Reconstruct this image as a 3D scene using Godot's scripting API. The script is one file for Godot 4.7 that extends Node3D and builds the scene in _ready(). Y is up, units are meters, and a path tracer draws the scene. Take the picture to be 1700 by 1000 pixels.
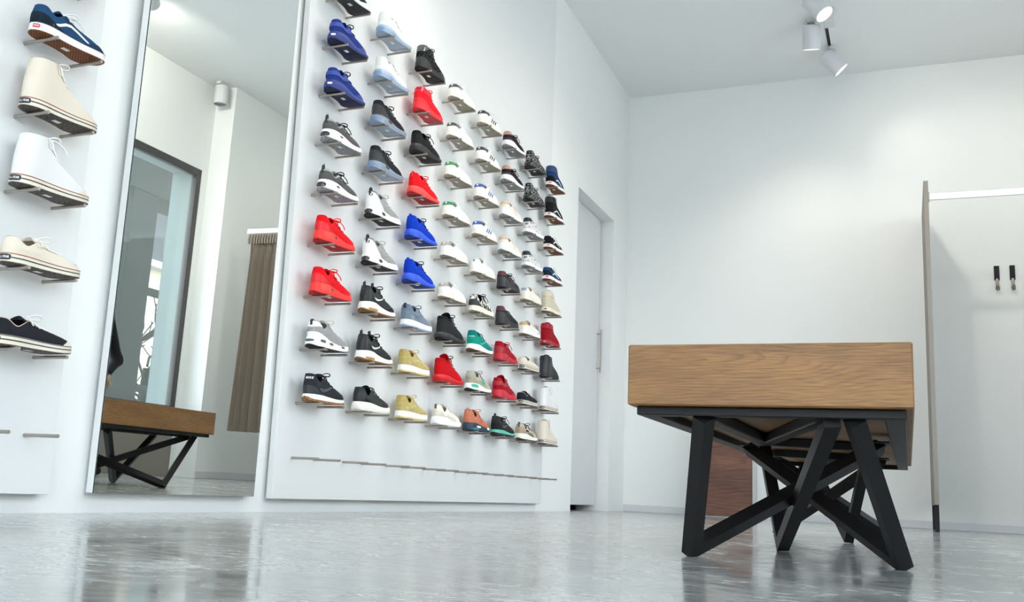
extends Node3D
# A sneaker shop: left wall with peg panels and a mirror, oak bench, fitting corner at the back.
# World: x to the right of the left wall, y up, -z into the room. The camera stands low, at x = 0, z = 0.

const EYE := 0.1458            # camera height
const WALL_X := -2.458         # left wall
const PANEL_X := -2.4129       # face of the peg panels
const BACK_Z := -9.71
const CEIL_Y := 4.12
const WIN_X := 1.92            # wall with the window
const FIT_X := 1.67            # side wall of the fitting corner
const RETURN_Z := -8.44
const FRONT_Z := 2.6
const ROW_Y := 0.468           # height of the lowest row that holds shoes
const ROW_STEP := 0.235
const COL_Z := 3.796
const COL_STEP := 0.4443
const PEG_STEP := 0.1855
const PEG_LEN := 0.137
const PEG_R := 0.0055

var M := {}
var T := {}
var used_names := {}

# ------------------------------------------------------------------ basics
func tag(o: Node, label: String, category: String, group := "") -> void:
	o.set_meta("label", label)
	o.set_meta("category", category)
	if group != "":
		o.set_meta("group", group)

func numbered(called: String) -> String:
	if not used_names.has(called):
		used_names[called] = 0
		return called
	used_names[called] += 1
	return "%s_%03d" % [called, used_names[called]]

func base(called: String, at := Vector3.ZERO, turn := 0.0) -> Node3D:
	var o := Node3D.new()
	o.name = numbered(called)
	add_child(o)
	o.position = at
	o.rotation.y = turn
	return o

func st_new() -> SurfaceTool:
	var st := SurfaceTool.new()
	st.begin(Mesh.PRIMITIVE_TRIANGLES)
	return st

func mesh_of(st: SurfaceTool) -> ArrayMesh:
	st.generate_normals()
	st.index()
	return st.commit()

func put(st: SurfaceTool, called: String, m: Material, parent: Node = null) -> MeshInstance3D:
	return put_mesh(mesh_of(st), called, m, parent)

func put_mesh(me: Mesh, called: String, m: Material, parent: Node = null) -> MeshInstance3D:
	var o := MeshInstance3D.new()
	o.mesh = me
	o.material_override = m
	if parent == null:
		o.name = numbered(called)
		add_child(o)
	else:
		o.name = called
		parent.add_child(o, true)
	return o

func struct(st: SurfaceTool, called: String, m: Material, label := "", category := "") -> MeshInstance3D:
	var o := put(st, called, m)
	o.set_meta("kind", "structure")
	if label != "":
		tag(o, label, category)
	return o

func tri(st: SurfaceTool, a: Vector3, b: Vector3, c: Vector3) -> void:
	st.add_vertex(a)
	st.add_vertex(b)
	st.add_vertex(c)

func quad(st: SurfaceTool, a: Vector3, b: Vector3, c: Vector3, d: Vector3) -> void:
	tri(st, a, b, c)
	tri(st, a, c, d)

# rows of points, joined into a smooth sheet
func sheet(st: SurfaceTool, rows: Array, closed := false, flip := false, group := 0) -> void:
	st.set_smooth_group(group)
	for j in rows.size() - 1:
		var p: PackedVector3Array = rows[j]
		var q: PackedVector3Array = rows[j + 1]
		var n := p.size()
		for i in (n if closed else n - 1):
			var k := (i + 1) % n
			if flip:
				quad(st, p[i], p[k], q[k], q[i])
			else:
				quad(st, p[i], q[i], q[k], p[k])

# box with chamfered edges, set in the frame t
func box(st: SurfaceTool, lo: Vector3, hi: Vector3, ch := 0.0, t := Transform3D.IDENTITY) -> void:
	st.set_smooth_group(-1)
	var c := (lo + hi) / 2.0
	var h := (hi - lo) / 2.0
	ch = minf(ch, minf(h.x, minf(h.y, h.z)) * 0.9)
	var e := h - Vector3(ch, ch, ch)
	var f := func(sx: float, sy: float, sz: float, ax: int) -> Vector3:
		var v := Vector3(sx * e.x, sy * e.y, sz * e.z)
		v[ax] = [sx, sy, sz][ax] * h[ax]
		return t * (c + v)
	for ax in 3:
		var b := (ax + 1) % 3
		var d := (ax + 2) % 3
		for s in [-1.0, 1.0]:
			var pts := []
			for q in [[-1.0, -1.0], [-1.0, 1.0], [1.0, 1.0], [1.0, -1.0]]:
				var sg := [0.0, 0.0, 0.0]
				sg[ax] = s
				sg[b] = q[0]
				sg[d] = q[1]
				pts.append(f.call(sg[0], sg[1], sg[2], ax))
			if s > 0:
				quad(st, pts[0], pts[1], pts[2], pts[3])
			else:
				quad(st, pts[3], pts[2], pts[1], pts[0])
	if ch <= 0.0:
		return
	for ax in 3:
		var b := (ax + 1) % 3
		var d := (ax + 2) % 3
		for s1 in [-1.0, 1.0]:
			for s2 in [-1.0, 1.0]:
				var g := []
				for s in [-1.0, 1.0]:
					var sg := [0.0, 0.0, 0.0]
					sg[ax] = s
					sg[b] = s1
					sg[d] = s2
					g.append(f.call(sg[0], sg[1], sg[2], b))
					g.append(f.call(sg[0], sg[1], sg[2], d))
				if s1 * s2 > 0:
					quad(st, g[0], g[2], g[3], g[1])
				else:
					quad(st, g[1], g[3], g[2], g[0])
	for sx in [-1.0, 1.0]:
		for sy in [-1.0, 1.0]:
			for sz in [-1.0, 1.0]:
				var a: Vector3 = f.call(sx, sy, sz, 0)
				var b2: Vector3 = f.call(sx, sy, sz, 1)
				var d2: Vector3 = f.call(sx, sy, sz, 2)
				if sx * sy * sz > 0:
					tri(st, a, d2, b2)
				else:
					tri(st, a, b2, d2)

func box_mesh(lo: Vector3, hi: Vector3, ch := 0.0, t := Transform3D.IDENTITY) -> SurfaceTool:
	var st := st_new()
	box(st, lo, hi, ch, t)
	return st

# a bar of square section between two points
func bar(st: SurfaceTool, a: Vector3, b: Vector3, w: float, hgt: float, roll := 0.0, ch := 0.003) -> void:
	var d := (b - a).normalized()
	var up := Vector3.UP if absf(d.y) < 0.95 else Vector3.RIGHT
	var s := d.cross(up).normalized()
	var u := s.cross(d).normalized()
	if roll != 0.0:
		s = s.rotated(d, roll)
		u = u.rotated(d, roll)
	var len := a.distance_to(b)
	box(st, Vector3(-w / 2, -hgt / 2, 0), Vector3(w / 2, hgt / 2, len), ch, Transform3D(Basis(s, u, d), a))

func tube(st: SurfaceTool, pts: PackedVector3Array, r: float, sides := 8, flat := 1.0, caps := true, group := 0) -> void:
	var rows := []
	var up := Vector3.UP
	var n := pts.size()
	for i in n:
		var d := (pts[mini(i + 1, n - 1)] - pts[maxi(i - 1, 0)]).normalized()
		if absf(d.dot(up)) > 0.95:
			up = Vector3.RIGHT if absf(d.x) < 0.9 else Vector3.BACK
		var s := d.cross(up).normalized()
		up = s.cross(d).normalized()
		var ring := PackedVector3Array()
		for k in sides:
			var a := TAU * k / sides
			ring.append(pts[i] + s * cos(a) * r + up * sin(a) * r * flat)
		rows.append(ring)
	sheet(st, rows, true, false, group)
	if caps:
		st.set_smooth_group(-1)
		for e in [0, n - 1]:
			var ring: PackedVector3Array = rows[e]
			for k in sides:
				if e == 0:
					tri(st, pts[e], ring[k], ring[(k + 1) % sides])
				else:
					tri(st, pts[e], ring[(k + 1) % sides], ring[k])

# path rounded by a Catmull-Rom curve
func soft(p: PackedVector3Array, k: int) -> PackedVector3Array:
	var out := PackedVector3Array()
	var n := p.size()
	for i in n - 1:
		for j in k:
			out.append(p[i].cubic_interpolate(p[i + 1], p[maxi(i - 1, 0)], p[mini(i + 2, n - 1)], float(j) / k))
	out.append(p[n - 1])
	return out

# turned shape: profile of (radius, along) round an axis
func lathe(st: SurfaceTool, prof: Array, t: Transform3D, sides := 24, group := 0) -> void:
	var rows := []
	for p in prof:
		var ring := PackedVector3Array()
		for k in sides:
			var a := TAU * k / sides
			ring.append(t * Vector3(cos(a) * p[0], p[1], sin(a) * p[0]))
		rows.append(ring)
	sheet(st, rows, true, false, group)

# ------------------------------------------------------------------ materials
func noise_image(seed_: int, freq: float, w: int, h: int, octaves := 4, type := FastNoiseLite.TYPE_SIMPLEX_SMOOTH) -> Image:
	var n := FastNoiseLite.new()
	n.seed = seed_
	n.frequency = freq
	n.noise_type = type
	n.fractal_octaves = octaves
	return n.get_seamless_image(w, h)

func tex(im: Image) -> ImageTexture:
	return ImageTexture.create_from_image(im)

func ramp(im: Image, stops: Array) -> Image:
	# grey picture -> colours; stops of [position, Color]
	var out := Image.create(im.get_width(), im.get_height(), false, Image.FORMAT_RGB8)
	var lut := []
	for i in 256:
		var x := i / 255.0
		var c: Color = stops[0][1]
		for k in stops.size() - 1:
			if x >= stops[k][0]:
				c = (stops[k][1] as Color).lerp(stops[k + 1][1], clampf((x - stops[k][0]) / maxf(1e-5, stops[k + 1][0] - stops[k][0]), 0, 1))
		lut.append(c)
	for y in im.get_height():
		for x in im.get_width():
			out.set_pixel(x, y, lut[int(im.get_pixel(x, y).r * 255.0)])
	return out

func grey(v: float) -> Color:
	return Color(v, v, v)

func make_textures() -> void:
	T.fine = tex(noise_image(3, 0.09, 256, 256, 4))
	T.suede = tex(noise_image(5, 0.22, 256, 256, 3))
	T.soft = tex(ramp(noise_image(8, 0.02, 256, 256, 4), [[0.0, grey(0.86)], [1.0, grey(1.0)]]))
	# weave and knit: small regular reliefs
	var weave := Image.create(64, 64, false, Image.FORMAT_RGB8)
	var knit := Image.create(64, 64, false, Image.FORMAT_RGB8)
	var waffle := Image.create(64, 64, false, Image.FORMAT_RGB8)
	for y in 64:
		for x in 64:
			var a := absf(sin(PI * x / 4.0)) * (1.0 if (int(x / 4.0) + int(y / 4.0)) % 2 == 0 else 0.55)
			weave.set_pixel(x, y, grey(0.35 + 0.65 * a))
			var b := absf(sin(PI * (x + 3.0 * absf(fposmod(y / 8.0, 2.0) - 1.0)) / 8.0)) * (0.6 + 0.4 * absf(sin(PI * y / 4.0)))
			knit.set_pixel(x, y, grey(0.3 + 0.7 * b))
			var cx := fposmod(x + y, 16.0) / 16.0
			var cy := fposmod(x - y, 16.0) / 16.0
			waffle.set_pixel(x, y, grey(0.35 if cx < 0.16 or cy < 0.16 else 1.0))
	T.weave = tex(weave)
	T.knit = tex(knit)
	T.waffle = tex(waffle)
	T.lugs = tex(ramp(noise_image(21, 0.05, 256, 256, 1, FastNoiseLite.TYPE_CELLULAR), [[0.0, grey(0.3)], [0.35, grey(0.8)], [1.0, grey(1.0)]]))
	# prints
	var sp := noise_image(31, 0.075, 512, 512, 2)
	T.speckle = tex(ramp(sp, [[0.0, grey(0.02)], [0.49, grey(0.03)], [0.53, grey(0.86)], [1.0, grey(0.9)]]))
	T.heather = tex(ramp(noise_image(33, 0.16, 256, 256, 3), [[0.0, grey(0.16)], [0.42, grey(0.3)], [0.56, grey(0.85)], [1.0, grey(1.0)]]))
	T.knitprint = tex(ramp(noise_image(37, 0.12, 256, 256, 2), [[0.0, grey(0.15)], [0.56, grey(0.22)], [0.64, grey(0.85)], [1.0, grey(1.0)]]))
	T.cow = tex(ramp(noise_image(41, 0.018, 256, 256, 1), [[0.0, grey(0.03)], [0.40, grey(0.03)], [0.44, Color(0.9, 0.89, 0.85)], [1.0, Color(0.92, 0.9, 0.86)]]))
	T.marble = tex(ramp(noise_image(43, 0.02, 256, 256, 4), [[0.0, grey(0.1)], [0.30, grey(0.45)], [0.38, grey(0.88)], [1.0, grey(0.95)]]))
	T.camo = tex(ramp(noise_image(47, 0.022, 256, 256, 3), [[0.0, grey(0.02)], [0.55, grey(0.04)], [0.60, grey(0.75)], [0.70, grey(0.8)], [0.72, grey(0.05)], [1.0, grey(0.05)]]))
	T.oak = tex(wood_image(1024, 512, 7, Color(0.345, 0.23, 0.112), Color(0.60, 0.43, 0.235), 1.0))
	T.oak_relief = tex(noise_stretch(1024, 256, 12))
	T.walnut = tex(wood_image(512, 512, 19, Color(0.235, 0.14, 0.10), Color(0.53, 0.36, 0.285), 0.35))
	make_concrete()

func noise_stretch(w: int, h: int, seed_: int) -> Image:
	var n := FastNoiseLite.new()
	n.seed = seed_
	n.frequency = 0.03
	n.fractal_octaves = 3
	var im := Image.create(w, h, false, Image.FORMAT_RGB8)
	for y in h:
		for x in w:
			im.set_pixel(x, y, grey(0.5 + 0.5 * n.get_noise_2d(x * 0.35, y * 9.0)))
	return im

# plain-sawn boards: growth rings cut by the board's face, plus pores along the grain
func wood_image(w: int, h: int, seed_: int, dark: Color, light: Color, cathedral: float) -> Image:
	var n := FastNoiseLite.new()
	n.seed = seed_
	n.frequency = 0.004
	n.fractal_octaves = 3
	var p := FastNoiseLite.new()
	p.seed = seed_ + 1
	p.frequency = 0.05
	p.fractal_octaves = 2
	var im := Image.create(w, h, false, Image.FORMAT_RGB8)
	var cut := w / 5
	for y in h:
		var fy := float(y) / h
		for x in w + cut:
			var fx := float(x) / w
			var wob := n.get_noise_2d(x * 0.5, y * 1.6)
			var e1 := Vector2((fx - 0.22) * 1.3, (fy - 0.40) * 3.4).length()
			var e2 := Vector2((fx - 0.68) * 1.1, (fy - 0.30) * 3.9).length()
			var rad := lerpf(fy * 2.0, minf(e1, e2 * 0.9 + 0.06) * 1.5, 0.62 * cathedral)
			var ring := fposmod(rad * 11.0 + wob * 1.5, 1.0)
			var late := smoothstep(0.45, 0.95, ring) * (1.0 - smoothstep(0.95, 1.0, ring))
			var pore := p.get_noise_2d(x * 0.16, y * 4.2)
			var broad := n.get_noise_2d(x * 0.25 + 900.0, y * 1.5)
			var c := dark.lerp(light, clampf(0.70 - 0.26 * late + 0.42 * pore + 0.30 * broad, 0, 1))
			if x < w:
				im.set_pixel(x, y, c)
			else:   # the picture's end runs over into its start
				im.set_pixel(x - w, y, c.lerp(im.get_pixel(x - w, y), float(x - w) / cut))
	return im

func make_concrete() -> void:
	var a := FastNoiseLite.new()
	a.seed = 61
	a.frequency = 0.006
	a.fractal_octaves = 5
	var b := FastNoiseLite.new()
	b.seed = 62
	b.frequency = 0.05
	b.fractal_octaves = 3
	var col := Image.create(1024, 1024, false, Image.FORMAT_RGB8)
	var rou := Image.create(1024, 1024, false, Image.FORMAT_RGB8)
	for y in 1024:
		for x in 1024:
			var u := a.get_noise_2d(x, y)
			var v := b.get_noise_2d(x * 0.6, y)
			var scar := smoothstep(0.26, 0.46, b.get_noise_2d(x * 0.5 + 700, y * 1.1 + 300)) * smoothstep(-0.10, 0.25, u)
			var crack := smoothstep(0.012, 0.0, absf(a.get_noise_2d(x * 0.5 + 3000, y * 0.5 + 100) - 0.16)) * 0.5
			var g := 0.61 + 0.11 * u + 0.05 * v + 0.05 * scar + 0.08 * crack
			col.set_pixel(x, y, Color(g * 0.985, g * 1.0, g * 0.99))
			rou.set_pixel(x, y, grey(clampf(0.16 + 0.07 * u + 0.07 * v + 0.12 * scar + 0.1 * crack, 0.08, 0.5)))
	T.concrete = tex(col)
	T.concrete_gloss = tex(rou)

func mat(c: Color, rough := 0.6, metal := 0.0) -> StandardMaterial3D:
	var key := "%s|%.3f|%.3f" % [c.to_html(), rough, metal]
	if M.has(key):
		return M[key]
	var m := StandardMaterial3D.new()
	m.albedo_color = c
	m.roughness = rough
	m.metallic = metal
	M[key] = m
	return m

func hexc(s: String) -> Color:
	return Color.html(s)

# cloth, leather and rubber of the shoes: "kind:colour"
func fab(spec: String) -> StandardMaterial3D:
	if M.has(spec):
		return M[spec]
	var q := spec.split(":")
	var kind := q[0]
	var m := StandardMaterial3D.new()
	m.albedo_color = hexc(q[1])
	m.uv1_triplanar = true
	m.roughness = 0.75
	m.metallic_specular = 0.28 if kind in ["canvas", "knit", "suede", "speckle", "heather", "cow", "camo", "knitprint"] else 0.45
	match kind:
		"canvas":
			m.heightmap_enabled = true
			m.heightmap_texture = T.weave
			m.heightmap_scale = 0.06
			m.uv1_scale = Vector3.ONE * 26
			m.roughness = 0.9
			m.rim_enabled = true
			m.rim = 0.15
		"knit":
			m.heightmap_enabled = true
			m.heightmap_texture = T.knit
			m.heightmap_scale = 0.10
			m.uv1_scale = Vector3.ONE * 22
			m.roughness = 0.9
		"suede":
			m.albedo_texture = T.soft
			m.heightmap_enabled = true
			m.heightmap_texture = T.suede
			m.heightmap_scale = 0.06
			m.uv1_scale = Vector3.ONE * 9
			m.roughness = 1.0
			m.rim_enabled = true
			m.rim = 0.3
		"leather":
			m.heightmap_enabled = true
			m.heightmap_texture = T.fine
			m.heightmap_scale = 0.03
			m.uv1_scale = Vector3.ONE * 10
			m.roughness = 0.42
		"patent":
			m.roughness = 0.18
		"rubber":
			m.roughness = 0.5
		"gel":
			m.roughness = 0.12
			m.clearcoat_enabled = true
			m.clearcoat = 0.5
		"waffle":
			m.albedo_texture = T.waffle
			m.heightmap_enabled = true
			m.heightmap_texture = T.waffle
			m.heightmap_scale = 0.15
			m.uv1_scale = Vector3.ONE * 22
			m.roughness = 0.7
		"lugs":
			m.albedo_texture = T.lugs
			m.heightmap_enabled = true
			m.heightmap_texture = T.lugs
			m.heightmap_scale = 0.2
			m.uv1_scale = Vector3.ONE * 9
			m.roughness = 0.65
		"speckle", "heather", "cow", "marble", "camo", "knitprint":
			m.albedo_texture = T[kind]
			m.uv1_scale = Vector3.ONE * {"speckle": 9.0, "heather": 10.0, "cow": 9.0, "marble": 9.0, "camo": 8.0, "knitprint": 10.0}[kind]
			m.roughness = 0.8
	M[spec] = m
	return m

func make_materials() -> void:
	# painted plaster with the faint roller texture
	for w in [["wall", Color(0.93, 0.94, 0.935)], ["ceil", Color(0.93, 0.94, 0.94)]]:
		var m := StandardMaterial3D.new()
		m.albedo_color = w[1]
		m.roughness = 0.7
		M[w[0]] = m
	var f := StandardMaterial3D.new()
	f.albedo_texture = T.concrete
	f.roughness_texture = T.concrete_gloss
	f.roughness = 1.0
	f.metallic_specular = 0.95
	f.uv1_triplanar = true
	f.uv1_world_triplanar = true
	f.uv1_scale = Vector3.ONE * 0.42
	f.heightmap_enabled = true
	f.heightmap_texture = T.concrete_gloss
	f.heightmap_scale = 0.012
	M.floor = f
	var oak := StandardMaterial3D.new()
	oak.albedo_texture = T.oak
	oak.heightmap_enabled = true
	oak.heightmap_texture = T.oak_relief
	oak.heightmap_scale = 0.03
	oak.roughness = 0.5
	oak.uv1_triplanar = true
	oak.uv1_scale = Vector3(1.35, 3.2, 1.35)
	oak.uv1_offset = Vector3(0.43, 0.1, 0.2)
	M.oak = oak
	var wal := StandardMaterial3D.new()
	wal.albedo_texture = T.walnut
	wal.roughness = 0.5
	wal.uv1_triplanar = true
	wal.uv1_scale = Vector3(0.9, 1.6, 0.9)
	M.walnut = wal
	var mir := StandardMaterial3D.new()
	mir.albedo_color = Color(0.955, 0.975, 0.965)
	mir.metallic = 1.0
	mir.roughness = 0.0
	M.mirror = mir
	var gl := StandardMaterial3D.new()
	gl.albedo_color = Color(0.9, 0.97, 0.95, 0.08)
	gl.transparency = BaseMaterial3D.TRANSPARENCY_ALPHA
	gl.roughness = 0.0
	M.glass = gl
	M.panel = mat(Color(0.885, 0.895, 0.895), 0.45)
	M.steel = mat(Color(0.66, 0.63, 0.60), 0.42, 0.8)
	M.black_steel = mat(Color(0.10, 0.10, 0.105), 0.5, 0.0).duplicate()
	M.black_steel.metallic_specular = 0.35
	M.lamp_white = mat(Color(0.85, 0.855, 0.87), 0.35)
	M.door = mat(Color(0.84, 0.85, 0.86), 0.4)
	M.taupe = mat(Color(0.55, 0.53, 0.495), 0.7)
	M.frame_dark = mat(Color(0.26, 0.25, 0.25), 0.45)
	var cur := StandardMaterial3D.new()
	cur.albedo_color = Color(0.53, 0.485, 0.435)
	cur.roughness = 0.95
	cur.heightmap_enabled = true
	cur.heightmap_texture = T.weave
	cur.heightmap_scale = 0.05
	cur.uv1_triplanar = true
	cur.uv1_scale = Vector3.ONE * 12
	M.curtain = cur

# ------------------------------------------------------------------ camera and light
func _ready() -> void:
	var cam := Camera3D.new()
	cam.name = "camera"
	add_child(cam)
	cam.position = Vector3(0, EYE, 0)
	cam.basis = Basis(Vector3.UP, 0.43516) * Basis(Vector3.RIGHT, 0.17874) * Basis(Vector3.BACK, 0.05182)
	cam.projection = Camera3D.PROJECTION_FRUSTUM
	cam.near = 0.05
	cam.far = 200.0
	cam.size = 0.05 * 1000.0 / 1696.93
	cam.frustum_offset = Vector2(0.05 * (850.0 - 724.28) / 1696.93, 0)
	cam.current = true

	var sky := ProceduralSkyMaterial.new()
	sky.sky_top_color = Color(0.845, 0.90, 0.955)
	sky.sky_horizon_color = Color(0.94, 0.955, 0.955)
	sky.ground_horizon_color = Color(0.60, 0.60, 0.58)
	sky.ground_bottom_color = Color(0.45, 0.45, 0.44)
	sky.sky_curve = 0.2
	sky.energy_multiplier = 7.2
	var env := Environment.new()
	env.background_mode = Environment.BG_SKY
	env.sky = Sky.new()
	env.sky.sky_material = sky
	env.tonemap_mode = Environment.TONE_MAPPER_LINEAR
	env.tonemap_exposure = 1.0
	env.sdfgi_enabled = true
	env.ssao_enabled = true
	env.ssil_enabled = true
	var we := WorldEnvironment.new()
	we.name = "surroundings"
	we.environment = env
	add_child(we)

	make_textures()
	make_materials()
	room()
	lamps()
	panels()
	mirror()
	bench()
	fitting_corner()
	cabinet()
	shoes()
	outside()
	person()

# ------------------------------------------------------------------ the room
# wall slab in x (or z) with rectangular holes given in (along, y)
func slab_with_holes(a0: float, a1: float, y0: float, y1: float, holes: Array, along_x: bool, c0: float, c1: float) -> SurfaceTool:
	var st := st_new()
	var cuts_a := [a0, a1]
	var cuts_y := [y0, y1]
	for h in holes:
		cuts_a.append_array([h[0], h[1]])
		cuts_y.append_array([h[2], h[3]])
	cuts_a.sort()
	cuts_y.sort()
	for i in cuts_a.size() - 1:
		if cuts_a[i + 1] - cuts_a[i] < 1e-5:
			continue
		for j in cuts_y.size() - 1:
			if cuts_y[j + 1] - cuts_y[j] < 1e-5:
				continue
			var ma: float = (cuts_a[i] + cuts_a[i + 1]) / 2.0
			var my: float = (cuts_y[j] + cuts_y[j + 1]) / 2.0
			var open := false
			for h in holes:
				if ma > h[0] and ma < h[1] and my > h[2] and my < h[3]:
					open = true
			if open:
				continue
			if along_x:
				box(st, Vector3(cuts_a[i], cuts_y[j], c0), Vector3(cuts_a[i + 1], cuts_y[j + 1], c1))
			else:
				box(st, Vector3(c0, cuts_y[j], cuts_a[i]), Vector3(c1, cuts_y[j + 1], cuts_a[i + 1]))
	return st

const DOOR_Z0 := -9.164
const DOOR_Z1 := -8.02
const DOOR_TOP := 2.69
const WIN := [[-8.335, -3.6, 0.62, 3.18], [-2.0, 1.9, 0.62, 3.18]]

func room() -> void:
	var fl := struct(box_mesh(Vector3(WALL_X - 0.4, -0.2, BACK_Z - 0.3), Vector3(WIN_X + 0.37, 0, FRONT_Z + 0.3)), "floor", M.floor, "polished grey concrete floor with scuffs and pale streaks", "floor")
	fl.set_meta("kind", "structure")
	struct(box_mesh(Vector3(WALL_X - 0.4, CEIL_Y, BACK_Z - 0.3), Vector3(WIN_X + 0.37, CEIL_Y + 0.25, FRONT_Z + 0.3)), "ceiling", M.ceil, "plain white ceiling carrying the spotlight track", "ceiling")
	struct(slab_with_holes(BACK_Z - 0.3, FRONT_Z + 0.3, 0, CEIL_Y, [[DOOR_Z0, DOOR_Z1, 0, DOOR_TOP]], false, WALL_X - 0.3, WALL_X), "wall_left", M.wall, "white plastered wall behind the shoe panels", "wall")
	struct(box_mesh(Vector3(WALL_X, 0, BACK_Z - 0.3), Vector3(WIN_X + 0.37, CEIL_Y, BACK_Z)), "wall_back", M.wall, "white plastered end wall with coat hooks", "wall")
	struct(slab_with_holes(BACK_Z, FRONT_Z + 0.3, 0, CEIL_Y, WIN, false, WIN_X, WIN_X + 0.37), "wall_right", M.wall, "white plastered wall pierced by large windows", "wall")
	struct(box_mesh(Vector3(FIT_X, 0, BACK_Z), Vector3(WIN_X, CEIL_Y, RETURN_Z)), "wall_pier", M.wall, "thickened white wall beside the fitting corner", "wall")
	struct(slab_with_holes(WALL_X, WIN_X, 0, CEIL_Y, [[-2.25, 1.7, 0.1, 3.85]], true, FRONT_Z, FRONT_Z + 0.3), "wall_front", M.wall, "white plastered street wall with shop window", "wall")
	# skirting boards
	struct(box_mesh(Vector3(WALL_X, 0, BACK_Z), Vector3(FIT_X, 0.068, BACK_Z + 0.012), 0.003), "baseboard_back", M.door, "low white skirting along the end wall", "skirting")
	struct(box_mesh(Vector3(FIT_X - 0.012, 0, BACK_Z + 0.012), Vector3(FIT_X, 0.075, RETURN_Z + 0.0), 0.003), "baseboard_pier", M.door, "low white skirting inside the fitting corner", "skirting")
	# the door in the left wall
	var door := base("door_1", Vector3(WALL_X - 0.115, 0, DOOR_Z1))
	door.set_meta("kind", "structure")
	tag(door, "flush white door set back in the wall with slim bar handle", "door")
	put(box_mesh(Vector3(-0.045, 0.048, -(DOOR_Z1 - DOOR_Z0) + 0.03), Vector3(0, DOOR_TOP - 0.004, -0.004), 0.002), "leaf", M.door, door)
	# the store room behind it
	var hx0 := WALL_X - 1.6
	var hx1 := WALL_X - 0.3
	var hw := st_new()
	box(hw, Vector3(hx0 - 0.15, -0.2, BACK_Z - 0.3), Vector3(hx0, CEIL_Y + 0.25, -7.3))
	box(hw, Vector3(hx0, -0.2, -7.45), Vector3(hx1, CEIL_Y + 0.25, -7.3))
	box(hw, Vector3(hx0, -0.2, BACK_Z - 0.3), Vector3(hx1, CEIL_Y + 0.25, BACK_Z - 0.15))
	struct(hw, "wall_store", M.wall, "white walls of the store room behind the door", "wall")
	struct(box_mesh(Vector3(hx0, CEIL_Y, BACK_Z - 0.15), Vector3(hx1 - 0.1, CEIL_Y + 0.25, -7.45)), "ceiling_store", M.ceil, "white ceiling of the store room", "ceiling")
	struct(box_mesh(Vector3(hx0, -0.2, BACK_Z - 0.15), Vector3(hx1 - 0.1, 0, -7.45)), "floor_store", M.floor, "grey concrete floor of the store room", "floor")
	var hz := -(DOOR_Z1 - DOOR_Z0) + 0.075
	var hd := st_new()
	tube(hd, PackedVector3Array([Vector3(0.04, 1.24, hz), Vector3(0.04, 1.64, hz)]), 0.008, 10)
	for y in [1.28, 1.60]:
		tube(hd, PackedVector3Array([Vector3(0.0, y, hz), Vector3(0.04, y, hz)]), 0.006, 8)
	put(hd, "handle", M.steel, door)
	windows()

func window(called: String, label: String, h: Array) -> void:
	var w := base(called, Vector3(WIN_X, h[2], h[1]))
	w.set_meta("kind", "structure")
	tag(w, label, "window")
	var len: float = h[1] - h[0]
	var hgt: float = h[3] - h[2]
	var fw := 0.075
	var fr := st_new()
	box(fr, Vector3(0.0, 0, -fw), Vector3(0.07, hgt, 0), 0.004)
	box(fr, Vector3(0.0, 0, -len), Vector3(0.07, hgt, -len + fw), 0.004)
	box(fr, Vector3(0.0, hgt - fw, -len + fw), Vector3(0.07, hgt, -fw), 0.004)
	box(fr, Vector3(0.0, 0, -len + fw), Vector3(0.07, fw, -fw), 0.004)
	put(fr, "window_frame", M.frame_dark, w)
	put(box_mesh(Vector3(0.03, fw, -len + fw), Vector3(0.036, hgt - fw, -fw)), "pane", M.glass, w)
	# added lining: its grey stands in for a dimmer white outer reveal
	var lin := mat(Color(0.40, 0.45, 0.45), 0.6)
	put(box_mesh(Vector3(0.072, 0, -len), Vector3(0.37, hgt, -len + 0.012)), "dim_reveal_lining", lin, w)
	put(box_mesh(Vector3(0.072, 0, -0.012), Vector3(0.37, hgt, 0)), "dim_reveal_lining", lin, w)
	put(box_mesh(Vector3(0.072, hgt - 0.012, -len + 0.012), Vector3(0.37, hgt, -0.012)), "dim_reveal_lining", lin, w)
	# thin taupe sheet below the sill
	put(box_mesh(Vector3(-0.012, -h[2] + 0.0, -len), Vector3(0.0, 0.0, 0), 0.002), "taupe_sheet", M.taupe, w)

func windows() -> void:
	window("window_1", "wide dark-framed window opposite the mirror, next to the fitting corner", WIN[0])
	window("window_2", "wide dark-framed window in the side wall, nearer the street", WIN[1])
	var w := base("window_3", Vector3(-2.25, 0.1, FRONT_Z + 0.1))
	w.set_meta("kind", "structure")
	tag(w, "shop window in the street wall with dark frame", "window")
	var fr := st_new()
	box(fr, Vector3(0, 0, 0), Vector3(0.07, 3.75, 0.07), 0.004)
	box(fr, Vector3(3.88, 0, 0), Vector3(3.95, 3.75, 0.07), 0.004)
	box(fr, Vector3(0.07, 0, 0), Vector3(3.88, 0.07, 0.07), 0.004)
	box(fr, Vector3(0.07, 3.68, 0), Vector3(3.88, 3.75, 0.07), 0.004)
	put(fr, "window_frame", M.frame_dark, w)
	put(box_mesh(Vector3(0.07, 0.07, 0.03), Vector3(3.88, 3.68, 0.036)), "pane", M.glass, w)

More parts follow.
